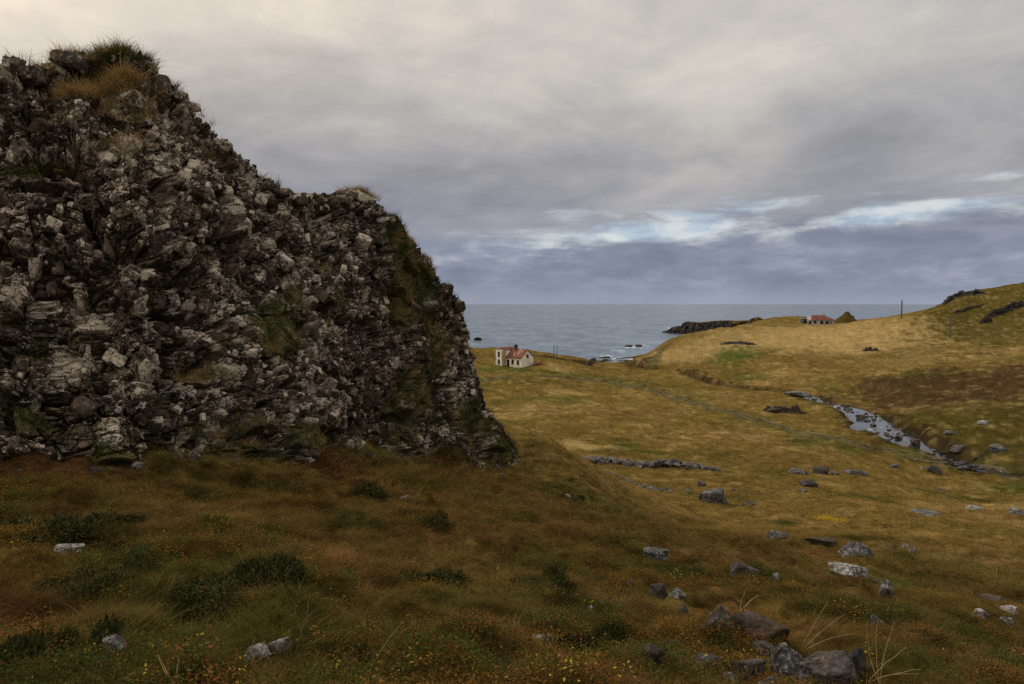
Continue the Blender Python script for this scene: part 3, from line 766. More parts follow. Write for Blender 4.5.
for k in range(NBk):
    s = (k + 1)/NBk
    Pf[:, NT_ + k, :2] = crest[:, :2] + outd*(s*(3 + hh*.9))[:, None]
    Pf[:, NT_ + k, 2] = crest[:, 2] - (hh + 3)*(1 - math.cos(s*math.pi/2))
N0 = normals_grid(Pf)
if (N0[:, :NT_//2].reshape(-1, 3) @ np.array([0, -1, .3])).mean() < 0: N0 = -N0
shp = Pf.shape[:2]; P = Pf.reshape(-1, 3); Nn = N0.reshape(-1, 3)
uu = np.repeat(us, shp[1]); ti = np.tile(np.concatenate([tt, np.ones(NBk)]), shp[0])
# buttress and gully on the right part, broad folds everywhere
big = fbm(P*.16 + 3, 3)*1.1 + .45*fbm(P*np.array([.5, .5, .35]) + 9, 3)
gul = np.exp(-((uu - (392 + 26*(1 - ti)))/13)**2)*sstep(.1, .35, ti)*(1 - sstep(.6, .92, ti))
but = np.exp(-((uu - (358 + 30*(1 - ti)))/24)**2)*sstep(.15, .5, ti)*(1 - sstep(.6, .95, ti))
edge = (1 - sstep(.93, 1.0, ti)*.75)
tip = 1 - sstep(490, 526, uu)*.55
SZ = 1.0
d1, r1 = blocky(P, Nn, .6, .46, .75, .3, (1, 1, .8), (.2, .55, .3), 0.0)
d2, r2 = blocky(P, Nn, 1.8, .23, .8, .2, (1, 1, .8), (.1, .5, .8), 31.0)
d3, r3 = blocky(P, Nn, 4.0, .10, .85, .15, (1, 1, .85), (.4, .3, .2), 57.0)
d4, r4 = blocky(P, Nn, 9.5, .05, 1.0, .15, (1, 1, .9), (.7, .3, .9), 83.0)
# vegetation on ledges and in the gully
VEG = [(112,84,40,24,.75),(75,86,20,24,.6),(130,118,40,14,.5),(40,172,48,9,.9),(120,150,36,14,.6),(392,235,14,40,.9),(404,300,14,60,.75),(425,280,18,36,.7),(440,340,16,50,.6),
       (270,330,38,26,.8),(290,300,16,20,.55),(330,290,10,44,.5),(205,375,36,10,.65),(60,355,40,12,.5),(225,430,40,14,.6),(20,420,30,18,.6),(300,440,40,12,.65),(420,400,26,40,.55),(470,420,24,30,.6),(500,450,24,20,.6),(370,400,22,40,.35),(160,300,30,8,.35),(375,190,12,6,.95),(365,186,14,5,.9),(300,430,30,10,.6)]
# bedding: dipping ledges that step out and long open joints across the face
bw = fbm(P*.22 + 60, 3); bed = P @ np.array([.20, -.12, .97])/1.45 + bw*.55; saw = bed - np.floor(bed)
bed2 = P @ np.array([.80, .30, -.52])/2.1 + bw*.5 + .2*fbm(P*.8 + 70, 2); saw2 = bed2 - np.floor(bed2)
ledge = .20*(saw - .5)*sstep(0, .12, saw) - .22*np.exp(-((saw - .04)/.035)**2) - .26*np.exp(-((saw2 - .5)/.03)**2)
ledge *= sstep(-.5, .4, fbm(P*.3 + 80, 2))*edge*tip
pv0 = 304 - F*(P[:, 2] - CAM_Z)/np.maximum(P[:, 1], 1); soft = np.zeros(len(P)); vn = fbm(P*.9 + 40, 4)
for u, v, ru, rv, s in VEG: soft = np.maximum(soft, s*(1 - sstep(.4, 1.3, np.hypot((uu-u)/ru, (pv0-v)/rv) + .5*vn)))
soft = np.maximum(soft, (.4 + .5*vn)*sstep(.2, 0, ti)); turf = 1 - .8*sstep(.3, .6, soft)
disp = ledge*turf + (big*.65 + but*.6 - gul*.75)*edge*tip + (d1*edge + (d2 + d3 + d4)*turf)*tip + .02*fbm(P*9, 3) - sstep(.55, 1, ti)*(.12 + .2*sstep(250, 350, uu)*sstep(490, 440, uu))
Pd = P + Nn*disp[:, None]
dir_y = Pd[:, 1]; pu = W/2 + F*Pd[:, 0]/(Pd[:, 1]*math.cos(PITCH) - (Pd[:, 2]-CAM_Z)*math.sin(PITCH)); pv = 304 - F*(Pd[:, 2]-CAM_Z)/np.maximum(Pd[:, 1], 1)
veg = np.zeros(len(P))
Pg = Pd.reshape(*shp, 3); N1 = normals_grid(Pg); N1 = N1*np.sign((N1*N0).sum(2, keepdims=True)); nz = N1.reshape(-1, 3)[:, 2]
for u, v, ru, rv, s in VEG:
    veg = np.maximum(veg, s*(1 - sstep(.4, 1.3, np.hypot((uu-u)/ru, (pv-v)/rv) + .5*vn)))
veg = veg*.9 + .3*sstep(.0, .6, vn) + .28*sstep(.35, .9, nz) + .12*sstep(330, 420, uu) - .10 + (.45 + .5*vn)*sstep(.2, 0, ti)
veg[ti >= 1] += .15
crag = obj_np('crag', Pd, grid_faces(*shp), ROCK_CRAG)
set_float(crag.data, 'veg', veg); set_float(crag.data, 'crust', .3*r2 + .7*r3)
tag(crag, 'tall dark basalt crag with pale lichen and grassy ledges filling the left side', 'crag', kind='structure')

# loose and jutting blocks of the same rock, wedged into the face
rng = np.random.default_rng(55); lib = [rock_shape(3, rng, rng.integers(3, 6), 70, .035) for _ in range(20)]
sel = np.nonzero((ti < .985) & (veg < .35) & (uu > -200) & (uu < 505))[0]
area = np.linalg.norm(np.cross(np.gradient(Pf, axis=0), np.gradient(Pf, axis=1)), axis=2).ravel()
pick = rng.choice(sel, 1300, p=area[sel]/area[sel].sum())
Vs, Fs, off, vg, cr_ = [], [], 0, [], []
for i in pick:
    v, f = lib[rng.integers(20)]
    sz = min(.5, .13*(rng.pareto(2.0) + 1)) * (1 if uu[i] < 420 else .8)
    v = rot_np(v * np.array([1, .7, rng.uniform(.6, 1.3)]) * sz * rng.uniform(.4, .6), (.25 + rng.normal()*.22, .5 + rng.normal()*.25, rng.choice([0, 1.57]) + .35 + rng.normal()*.25))
    Vs.append(v + Pd[i] + Nn[i]*sz*.04); Fs.append(f + off); off += len(v); vg.append(np.full(len(v), veg[i] - .15)); cr_.append(np.full(len(v), .5*rng.random() + .3))
# squared blocks on the skyline
for u, v, w, h in [(14,60,22,14),(33,70,26,16),(70,55,32,18),(104,52,14,14),(128,54,24,16),(146,62,14,16),(160,76,18,14),(180,90,16,10),(195,100,14,10),(340,193,20,8),(425,256,16,10),(447,282,14,10),(460,300,12,10),(300,194,16,8),(285,186,14,8),(225,140,14,8)]:
    d = np.interp(u, us, crest[:, 1]); g = pt(u, v + 7, d - .1); vv, f = rock_shape(3, rng, 3, 70, .04)
    vv = fit(rot_np(vv, rng.uniform(-.25, .25, 3)), w*d/F, w*d/F*.8, h*d/F*1.2); Vs.append(vv + g); Fs.append(f + off); off += len(vv); vg.append(np.zeros(len(vv))); cr_.append(np.full(len(vv), .5*rng.random() + .1))
blk = obj_np('jutting_block', np.concatenate(Vs), np.concatenate(Fs), ROCK_CRAG, parent=crag)
blk['kind'] = 'stuff'
set_float(blk.data, 'veg', np.concatenate(vg)); set_float(blk.data, 'crust', np.concatenate(cr_))

rng = np.random.default_rng(61)
for k in range(34):
    u = rng.uniform(5, 515); i_ = np.searchsorted(us, u); q_ = foot2[i_, :2]*(1 - rng.uniform(.0, .09)); w = rng.uniform(.12, .36)
    o = link(bpy.data.objects.new('loose_stone', LOOSE[k % 6])); o.location = (q_[0], q_[1], Hm(q_[0], q_[1])[0] + w*.16); o.scale = (w, w, w*rng.uniform(.7, 1.1)); o.rotation_euler = (rng.uniform(-.3,.3), rng.uniform(-.3,.3), rng.uniform(0, 6))
    tag(o, 'small loose grey stone lying in the grass at the foot of the crag', 'stone', 'loose stones at the foot of the crag')

# the headland across the cove
HC = [(662,332.5),(668,330.5),(672,327.5),(676,326.5),(681,326),(683,323),(687,321.6),(700,322.5),(712,321.2),(722,320.3),(735,320.6),(748,320.5),(753,318),(758,316.8),(763,319),(770,322.5),(800,325),(830,326)]
hus = np.linspace(662, 830, 420); hv = interp_cols(HC, hus)[:, 0]; hd = np.interp(hus, [662, 690, 750, 830], [660, 640, 585, 520])
hf = np.array([pt(u, 320, d) for u, d in zip(hus, hd)]); hf[:, 2] = -1.5
hc = np.array([pt(u, v, d + 5) for u, v, d in zip(hus, hv, hd)])
nt2, nb2 = 70, 40; t2 = np.linspace(0, 1, nt2)
Hp = np.zeros((len(hus), nt2 + nb2, 3))
Hp[:, :nt2, :2] = hf[:, None, :2] + (hc - hf)[:, None, :2]*(t2**2)[None, :, None]; Hp[:, :nt2, 2] = hf[:, None, 2] + (hc - hf)[:, None, 2]*t2[None]
for k in range(nb2):
    s = (k+1)/nb2; Hp[:, nt2+k, :2] = hc[:, :2]*(1 + .12*s); Hp[:, nt2+k, 2] = hc[:, 2]*(1 - s*s) - 2*s*s
Hn = normals_grid(Hp); Hn = Hn*np.sign((Hn[:, 20:50].reshape(-1, 3) @ np.array([0, -1, 0])).mean())
q = Hp.reshape(-1, 3); a1, _ = blocky(q, None, .22, 1.6, .8, .3, (1, 1, .25)); a2, _ = blocky(q, None, .6, .6, .8, .3, (1, 1, .4), (0, 0, 0), 20)
tq = np.tile(np.concatenate([t2, np.ones(nb2)]), len(hus)); damp = 1 - .8*sstep(.9, 1, tq)
q = q + Hn.reshape(-1, 3)*((a1 + a2)*damp)[:, None]
hl = obj_np('headland', q, grid_faces(len(hus), nt2 + nb2), ROCK_COAST)
hl.data.materials.append(mg); fm_ = np.zeros(len(hl.data.polygons), dtype=np.int32)
cc = np.array([0.0]*len(hl.data.polygons)*3) if False else None
pc = np.zeros(len(hl.data.polygons)*3); hl.data.polygons.foreach_get('center', pc); pc = pc.reshape(-1, 3)
pn = np.zeros(len(hl.data.polygons)*3); hl.data.polygons.foreach_get('normal', pn); pn = pn.reshape(-1, 3)
hu = W/2 + F*pc[:, 0]/pc[:, 1]
idx = np.arange(len(pc)) % (nt2 + nb2 - 1)
fm_[((idx >= nt2 - 4) & (hu > 690)) | ((idx > nt2*.55 - (hu-735)*.6) & (hu > 733) & (np.abs(pn[:, 2]) > .3)) | (hu > 764)] = 1
hl.data.polygons.foreach_set('material_index', fm_)
gc = lerp(np.broadcast_to(OLIVE*.9, (len(q), 3)), OCHRE, sstep(-.2, .5, fbm(q*.12, 3)))
set_color(hl.data, 'cover', gc); 
tag(hl, 'low dark sea cliff headland with a grassy top across the cove', 'headland', kind='structure')

# ------------------------------------------------------------------ grass and small plants
def grass_mat(name, trans=.25):
    m = bpy.data.materials.new(name); m.use_nodes = True; t = NT(m.node_tree); m.node_tree.nodes.remove(m.node_tree.nodes['Principled BSDF'])
    out = m.node_tree.nodes['Material Output']
    c = t.node('ShaderNodeAttribute', attribute_type='INSTANCER', attribute_name='tint').outputs['Color']
    tip = t.node('ShaderNodeAttribute', attribute_name='tip').outputs['Fac']
    c = t.mix(t.math('MULTIPLY', tip, .7), c, t.mix(1, c, (1.65, 1.5, 1.3), 'MULTIPLY'))
    df = t.node('ShaderNodeBsdfDiffuse', ins={'Color': c}); tr = t.node('ShaderNodeBsdfTranslucent', ins={'Color': c})
    mx = t.node('ShaderNodeMixShader', ins={0: trans, 1: df.outputs[0], 2: tr.outputs[0]})
    t.l.new(mx.outputs[0], out.inputs[0]); return m
M_GRASS, M_LEAF = grass_mat('grass_blades'), grass_mat('heath_leaves', .2)

def tuft(name, n, hgt, spread, width, lean, rng, seg=3):
    V, Fc, T = [], [], []
    for k in range(n):
        a, rad = rng.uniform(0, 6.283), spread*math.sqrt(rng.random()); bx, by = rad*math.cos(a), rad*math.sin(a)
        h = hgt*rng.uniform(.45, 1.15); la = a + rng.normal()*.8; ln = lean*rng.uniform(.3, 1.6)*h; w = width*rng.uniform(.6, 1.3); fa = rng.uniform(0, 6.283)
        px, py = math.cos(fa)*w/2, math.sin(fa)*w/2; b0 = len(V)
        for s in range(seg + 1):
            q = s/seg; off = ln*q**1.8; z = h*(q - .25*lean*q*q); sw = 1 - q*.85
            cx, cy = bx + math.cos(la)*off, by + math.sin(la)*off
            V += [(cx - px*sw, cy - py*sw, z - .02), (cx + px*sw, cy + py*sw, z - .02)]; T += [q, q]
        for s in range(seg): Fc.append((b0+2*s, b0+2*s+1, b0+2*s+3, b0+2*s+2))
    me = mesh_np(name, np.array(V), np.array(Fc), M_GRASS); set_float(me, 'tip', T); return bpy.data.objects.new(name, me)

def sprig(name, n, hgt, spread, leaf, rng):
    V, Fc, T = [], [], []
    for k in range(n):
        a, rad = rng.uniform(0, 6.283), spread*math.sqrt(rng.random()); c = np.array([rad*math.cos(a), rad*math.sin(a), hgt*rng.uniform(.15, 1)])
        R = np.array(Euler((rng.normal()*.55, rng.normal()*.55, rng.uniform(0, 6.28))).to_matrix()); l = leaf*rng.uniform(.6, 1.3)
        o = np.array([(-l*.5,0,0),(-l*.15,l*.28,.06*l),(l*.25,l*.22,.04*l),(l*.55,0,-.08*l),(l*.25,-l*.22,.04*l),(-l*.15,-l*.28,.06*l)]) @ R.T + c
        b0 = len(V); V += list(o); T += [rng.random()]*6; Fc += [(b0, b0+1, b0+2, b0+3), (b0, b0+3, b0+4, b0+5)]
    me = mesh_np(name, np.array(V), np.array(Fc), M_LEAF); set_float(me, 'tip', T); return bpy.data.objects.new(name, me)

def scatter(name, protos, pos, variant, rot, scl, tint, label, cat):
    pc = bpy.data.collections.new(name + '_kinds')
    for o in protos: pc.objects.link(o)
    me = bpy.data.meshes.new(name); me.vertices.add(len(pos)); me.vertices.foreach_set('co', np.asarray(pos, np.float32).ravel())
    a = me.attributes.new('variant', 'INT', 'POINT'); a.data.foreach_set('value', np.asarray(variant, np.int32))
    a = me.attributes.new('turn', 'FLOAT_VECTOR', 'POINT'); a.data.foreach_set('vector', np.asarray(rot, np.float32).ravel())
    a = me.attributes.new('size', 'FLOAT_VECTOR', 'POINT'); a.data.foreach_set('vector', np.asarray(scl, np.float32).ravel())
    set_color(me, 'tint', tint); me.update()
    o = link(bpy.data.objects.new(name, me))
    ng = bpy.data.node_groups.new(name + '_spread', 'GeometryNodeTree')
    ng.interface.new_socket('Geometry', in_out='INPUT', socket_type='NodeSocketGeometry'); ng.interface.new_socket('Geometry', in_out='OUTPUT', socket_type='NodeSocketGeometry')
    N, L = ng.nodes, ng.links
    gi, go = N.new('NodeGroupInput'), N.new('NodeGroupOutput'); ci = N.new('GeometryNodeCollectionInfo'); ip = N.new('GeometryNodeInstanceOnPoints')
    ci.inputs['Collection'].default_value = pc; ci.inputs['Separate Children'].default_value = True; ci.inputs['Reset Children'].default_value = True
    ip.inputs['Pick Instance'].default_value = True
    def att(nm, ty):
        nd = N.new('GeometryNodeInputNamedAttribute'); nd.data_type = ty; nd.inputs['Name'].default_value = nm
        return next(s for s in nd.outputs if s.enabled and s.name == 'Attribute')
    L.new(gi.outputs[0], ip.inputs['Points']); L.new(ci.outputs[0], ip.inputs['Instance']); L.new(att('variant', 'INT'), ip.inputs['Instance Index'])
    L.new(att('turn', 'FLOAT_VECTOR'), ip.inputs['Rotation']); L.new(att('size', 'FLOAT_VECTOR'), ip.inputs['Scale']); L.new(ip.outputs[0], go.inputs[0])
    o.modifiers.new('spread', 'NODES').node_group = ng
    return tag(o, label, cat, kind='stuff')

rng = np.random.default_rng(5)
protos = [tuft('tuft_%02d' % k, 38, .20, .12, .0048, 1.1, rng) for k in range(6)] + \
         [tuft('tuft_%02d' % (6+k), 24, .24, .18, .011, 1.1, rng, 2) for k in range(4)] + \
         [tuft('tuft_%02d' % (10+k), 14, .30, .34, .035, .9, rng, 2) for k in range(4)]
def ring_points(n, r0, r1, half=41):
    a = np.radians(rng.uniform(-half, half, n)); r = np.sqrt(rng.uniform(r0*r0, r1*r1, n)); return r*np.sin(a), r*np.cos(a)
xs, ys, vr, sc_ = [], [], [], []
for n, r0, r1, v0, v1, s in [(19000, 2.6, 9, 0, 6, .58), (30000, 9, 20, 0, 6, .85), (42000, 20, 45, 6, 10, 1.0), (60000, 45, 110, 10, 14, .8), (60000, 110, 260, 10, 14, 1.1)]:
    x, y = ring_points(n, r0, r1); xs.append(x); ys.append(y); vr.append(rng.integers(v0, v1, n)); sc_.append(s*rng.uniform(.55, 1.35, n))
x, y, variant, s = map(np.concatenate, (xs, ys, vr, sc_)); z = Hm(x, y); r = np.hypot(x, y)
d, sv_, _ = seg_dist(x, y, stream_c, stream_c[:, 2:4]); dt, _, _ = seg_dist(x, y, track_c, np.zeros((len(track_c), 1)))
hp = ground_at(516, 367)
inside = (np.interp(np.degrees(np.arctan2(x, y)), np.degrees(np.arctan2(foot[:, 0], foot[:, 1])), np.hypot(foot[:, 0], foot[:, 1]), left=16, right=999) + 1.2 < r) & (np.degrees(np.arctan2(x, y)) < 1.0) & (r < 60)
rk = np.zeros(len(x), bool)
for bx_, by_, br_ in ROCK_SPOTS: rk |= np.hypot(x - bx_, y - by_) < br_*.8
keep = ~rk & (d > sv_[:, 1] + .3) & ((np.abs(dt - .85) > .42) | (r < 60)) & (np.hypot(x-hp[0], y-hp[1]-3) > 7.5) & (z > 1.6) & ~inside
# tussocks thin out on moss and bare patches
dens = fbm2(x, y, .5, 3, 71)*.5 + fbm2(x, y, .12, 3, 72)*.5; keep &= rng.random(len(x)) < sstep(-.5, .22, dens)*.9 + .1
x, y, z, variant, s, r, dens = (q[keep] for q in (x, y, z, variant, s, r, dens))
tint = gcol(x, y)*rng.uniform(.75, 1.35, len(x))[:, None]
odd = rng.random(len(x)); tint[odd < .10] = lerp(tint[odd < .10], STRAW, .55*rng.random((odd < .10).sum())); tint[odd > .95] = lerp(tint[odd > .95], RUST, .5)
s = s*(1 + .35*sstep(0, .5, dens))*np.where((rng.random(len(s)) < .06) & (r < 45), 1.25, 1); flat = np.where(r > 45, .55, .60)*rng.uniform(.6, 1.25, len(x))
rot = np.stack([rng.normal(0, .12, len(x)), rng.normal(0, .12, len(x)), rng.uniform(0, 6.28, len(x))], 1)
scatter('grass', protos, np.stack([x, y, z], 1), variant, rot, np.stack([s, s, s*flat], 1), tint, 'tawny autumn grass covering the slope and meadow', 'grass')

# small leaved heath plants among the grass
lp = [sprig('sprig_%02d' % k, 36, .09, .12, .017, rng) for k in range(5)] + [sprig('sprig_%02d' % (5+k), 10, .13, .12, .021, rng) for k in range(3)]
x, y = ring_points(52000, 2.6, 16, 40); xx, yy = ring_points(26000, 16, 38, 40); x, y = np.concatenate([x, xx]), np.concatenate([y, yy]); r = np.hypot(x, y)
inside = (np.interp(np.degrees(np.arctan2(x, y)), np.degrees(np.arctan2(foot[:, 0], foot[:, 1])), np.hypot(foot[:, 0], foot[:, 1]), left=16, right=999) + .8 < r) & (np.degrees(np.arctan2(x, y)) < 1.0)
pn_ = fbm2(x, y, .45, 4, 81) + .4*fbm2(x, y, .13, 2, 82) - .35*sstep(-2, 10, x - .25*y)
keep = (rng.random(len(x)) < sstep(-.35, .5, pn_)) & ~inside; x, y, r = x[keep], y[keep], r[keep]
kind = fbm2(x, y, .6, 3, 85) + rng.normal(0, .3, len(x))
pal = np.array([(.028,.038,.010), (.05,.055,.014), (.10,.045,.014), (.12,.066,.017), (.26,.185,.03), (.10,.034,.018)])
ci_ = np.where(kind < -.1, 0, np.where(kind < .12, 1, np.where(kind < .35, 2, 3))); e = rng.random(len(x)); ci_ = np.where(e < .03*sstep(-.1, .4, fbm2(x, y, .35, 3, 87)) + .008, 4, np.where(e > .96, 5, ci_))
tint = pal[ci_]*rng.uniform(.6, 1.4, len(x))[:, None]; variant = np.where(ci_ >= 4, rng.integers(5, 8, len(x)), rng.integers(0, 5, len(x)))
s = rng.uniform(.6, 1.35, len(x)); rot = np.stack([rng.normal(0, .15, len(x)), rng.normal(0, .15, len(x)), rng.uniform(0, 6.28, len(x))], 1)
scatter('heath_plants', lp, np.stack([x, y, Hm(x, y) + .01], 1), variant, rot, np.stack([s]*3, 1), tint, 'low heath plants with dark green, rust and yellow leaves', 'ground cover')

# grass and plants on the crag ledges
nzs = N1.reshape(-1, 3)
cand = np.nonzero((veg > .42) & (nzs[:, 2] > .05) & (uu > -100))[0]
pk = rng.choice(cand, 17000, p=area[cand]/area[cand].sum())
top = np.nonzero((ti > .86) & (nzs[:, 2] > .3) & (uu > 40) & (uu < 215) & (veg > .25))[0]
pk = np.concatenate([pk, rng.choice(top, 900)]); q = Pd[pk]
dry = sstep(.1, .45, fbm(q*.5 + 7, 3) + .45*(pv[pk] < 150) + .2*(uu[pk] > 380)); tint = lerp(np.broadcast_to(np.array((.034,.042,.011)), (len(pk), 3)), (.25,.17,.075), dry)*rng.uniform(.6, 1.3, len(pk))[:, None]
s = np.where(q[:, 2] > CAM_Z + 4, 1.5, 1.0)*rng.uniform(.6, 1.5, len(pk)); rot = np.stack([rng.normal(0, .3, len(pk)), rng.normal(0, .3, len(pk)), rng.uniform(0, 6.28, len(pk))], 1)
crest_pts = []
for u0, u1, n_ in ((92,126,46),(52,100,14),(345,378,40),(160,215,9),(395,415,10),(25,50,8)):
    for k in range(n_):
        u_ = rng.uniform(u0, u1); i_ = np.searchsorted(us, u_); crest_pts.append(Pd.reshape(*shp, 3)[i_, NT_ - rng.integers(1, 14)])
crest_pts = np.array(crest_pts); m_ = len(crest_pts)
q2 = np.concatenate([q, crest_pts]); tint = np.concatenate([tint, np.array((.22,.15,.065))*rng.uniform(.6, 1.3, m_)[:, None]])
s = np.concatenate([s, rng.uniform(.9, 1.9, m_)]); rot = np.concatenate([rot, np.stack([rng.normal(0, .2, m_), rng.normal(0, .2, m_), rng.uniform(0, 6.28, m_)], 1)])
cp = [tuft('ledge_tuft_%02d' % k, 26, .2, .1, .008, .8, rng) for k in range(5)]
scatter('crag_grass', cp, q2, rng.integers(0, 5, len(q2)), rot, np.stack([s]*3, 1), tint, 'dry grass and moss tufts growing on the ledges of the crag', 'grass')

# dark evergreen shrubs hugging the slope
def shrub_mesh(seed, n=9000):
    rng = np.random.default_rng(seed); V, Fc = [], []
    blobs = [(rng.normal()*.55, rng.normal()*.5, rng.uniform(.16, .42)) for _ in range(22)]
    for k in range(n):
        bx, by, br = blobs[rng.integers(22)]; dv = rng.normal(size=3); dv[2] = abs(dv[2])*.8; dv /= np.linalg.norm(dv); rr_ = br*rng.uniform(.45, 1.2)
        c = np.array([bx, by, 0]) + dv*rr_; c[2] *= .8; ax = dv + rng.normal(size=3)*.55; ax /= np.linalg.norm(ax); sd = np.cross(ax, rng.normal(size=3)); sd /= np.linalg.norm(sd)
        l, w = rng.uniform(.05, .13), rng.uniform(.010, .022); b0 = len(V)
        V += [c - sd*w, c + sd*w, c + ax*l + sd*w*.3, c + ax*l - sd*w*.3]; Fc.append((b0, b0+1, b0+2, b0+3))
    return np.array(V), np.array(Fc)
msr, t, b = new_mat('juniper_green')
p = t.node('ShaderNodeNewGeometry').outputs['Position']
t.put(b.inputs['Base Color'], t.ramp(t.noise(p, 5, 5, .7), [(.33, (.012,.016,.004)), (.52, (.027,.030,.007)), (.68, (.065,.05,.013))])); b.inputs['Specular IOR Level'].default_value = .1
SHM = [mesh_np('shrub', *shrub_mesh(s_), msr) for s_ in (1, 2, 3)]
for k, (u, v, wpx, hpx, label) in enumerate([
 (367,497,48,26,'rounded dark green shrub under the middle of the crag'),(265,585,90,52,'widest dark green shrub spreading on the left slope'),
 (548,588,34,26,'small dark shrub alone on the right part of the near slope'),(425,528,44,30,'dark shrub just below the right foot of the crag'),
 (80,600,100,40,'dark green shrub mat on the far left of the heath'),(300,668,60,40,'low dark shrub behind the two pale rocks'),(440,590,60,26,'flat olive shrub in the middle of the near slope'),
 (190,615,80,26,'dark shrub mat between the left mat and the widest shrub'),(50,535,80,28,'dark shrub against the left foot of the crag'),(205,452,44,16,'dark leafy shrub at the foot of the crag above the small white stone'),
 (575,500,26,12,'dark green cushion below the right tip of the crag'),(560,648,40,20,'low dark cushion behind the pair of stones'),(15,668,60,40,'dark shrub cut by the lower left corner')]):
    g = ground_at(u, v); d = g[1]; o = link(bpy.data.objects.new('shrub', SHM[k % 3])); o.location = (g[0], g[1] + .2*wpx*d/F, Hm(g[0], g[1] + .2*wpx*d/F)[0] - .05)
    o.scale = (wpx*d/F*.55, max(wpx*d/F*.55, .4), min(max(hpx*d/F*1.0, .42), .85)); o.rotation_euler = (0, 0, k*1.3)
    tag(o, label, 'shrub', 'dark shrubs on the near slope')

# tall bleached stalks
rng = np.random.default_rng(19); mst, t, b = new_mat('bleached_stalk'); b.inputs['Base Color'].default_value = (.34,.24,.11,1)
for k, (u, v, hpx, lean, label) in enumerate([(178,690,42,-.55,'bent bleached grass stalk at the lower left edge'),(250,668,34,.5,'pale stalk leaning by the pale pitted rock'),(370,672,60,.8,'long thin stalk leaning right low on the slope'),(740,612,26,.5,'dry stalk rising beside the pointed dark boulder'),(800,652,60,.9,'long straw stalk sprawling right of the big brown block'),(868,682,54,.9,'straw stalk leaning over the large blackish boulder'),(880,686,70,-.1,'upright straw stalk right of the rock pile')]):
    g = ground_at(u, v); L_ = hpx*g[1]/F; o = MB()
    for j in range(3):
        a = lean + rng.normal()*.25; pp = Vector((0, 0, 0)); 
        for s_ in range(6):
            q_ = pp + Vector((math.sin(a)*L_/6, rng.normal()*.01, math.cos(a)*L_/6)); o.tube(pp, q_, .0035 - s_*.0004, .0031 - s_*.0004, 5); pp = q_; a += .06
    o = o.build('grass_stalk', mst); o.location = g; tag(o, label, 'grass stalk', 'bleached stalks in the foreground')

# ------------------------------------------------------------------ buildings and poles
def simple(name, c0, c1, scale, rough=.85, bands=None, lo=.4, hi=.6):
    m, t, b = new_mat(name); p = t.node('ShaderNodeTexCoord').outputs['Object']
    c = t.mix(t.ss(t.noise(p, scale, 6, .65), lo, hi), c0, c1)
    if bands:
        w = t.node('ShaderNodeTexWave', wave_type='BANDS', bands_direction=bands[0]); t.put(w.inputs['Vector'], p); w.inputs['Scale'].default_value = bands[1]; w.inputs['Distortion'].default_value = .4
        c = t.mix(.3, c, t.ramp(w.outputs['Fac'], [(0, (.45,.43,.4)), (.3, (1,1,1))]), 'MULTIPLY'); bump(t, b, w.outputs['Fac'], .5, .04)
    t.put(b.inputs['Base Color'], c); b.inputs['Roughness'].default_value = rough; return m
M_WALL = simple('weathered_white_boards', (.78,.76,.69), (.58,.54,.44), 1.1, bands=('X', 1.6))
M_WALLY = simple('weathered_cream_boards', (.78,.73,.62), (.58,.52,.41), 1.1, bands=('Y', 1.6))
M_TAN = simple('stained_boards', (.40,.27,.12), (.30,.20,.10), 1.0)
M_RUSTROOF = simple('rusted_sheet_roof', (.165,.05,.026), (.09,.036,.022), 1.3, bands=('X', 2.6))
M_BARE = simple('bare_zinc_patch', (.34,.25,.18), (.24,.12,.07), 1.8)
M_PANE = simple('dark_window', (.008,.009,.011), (.02,.022,.026), 2, .2); M_FRAME = simple('window_trim', (.5,.46,.38), (.36,.32,.26), 3)
M_CHIM = simple('sooty_brick', (.06,.035,.028), (.03,.022,.02), 3); M_POLE = simple('grey_timber', (.06,.055,.05), (.11,.1,.09), 2); M_CONC = simple('bare_concrete', (.36,.345,.31), (.2,.18,.155), .8); M_REDROOF = simple('red_roof', (.15,.040,.022), (.09,.030,.020), .8)

hp = ground_at(516, 366.8); 
house = empty('farmhouse', (hp[0]+.2, hp[1] + 1.2, hp[2] - .15), math.radians(-42))
tag(house, 'derelict white wooden farmhouse with a rusty red roof and two storey wing near the bay', 'house')
# local x: along the ridge (+x is the gable that faces right), local y: -y is the long side that faces the viewer
LX, WY, EV, RG = 3.9, 2.5, 2.85, 4.85
MB().prism([(-WY,-.6),(WY,-.6),(WY,EV),(0,RG),(-WY,EV)], 'x', -LX, LX).build('wall', M_WALLY, house)
rf = MB()
rf.prism([(-WY-.25,EV-.22),(-WY-.25,EV-.1),(0,RG+.14),(0,RG+.02)], 'x', -LX-.2, LX+.2).prism([(WY+.25,EV-.22),(0,RG+.02),(0,RG+.14),(WY+.25,EV-.1)], 'x', -LX-.2, LX+.2)
roof = rf.build('roof', M_RUSTROOF, house)
def on_roof(x0, x1, s0, s1):
    y = lambda s: -(WY+.25)*(1-s); z = lambda s: (EV-.1) + (RG+.24-EV)*s
    return MB().prism([(y(s0), z(s0)+.01), (y(s0), z(s0)+.04), (y(s1), z(s1)+.04), (y(s1), z(s1)+.01)], 'x', x0, x1)
for x0, x1, s0, s1 in ((1.3,1.9,.55,.95),(2.3,2.8,.6,.85),(.6,1.0,.2,.55),(1.9,2.2,.25,.6)): on_roof(x0, x1, s0, s1).build('roof_patch', M_BARE, roof)
MB().box(-.6,.05,-.35,.35,RG-.4,RG+1.15).box(-.68,.13,-.43,.43,RG+1.15,RG+1.3).build('chimney', M_CHIM, roof)
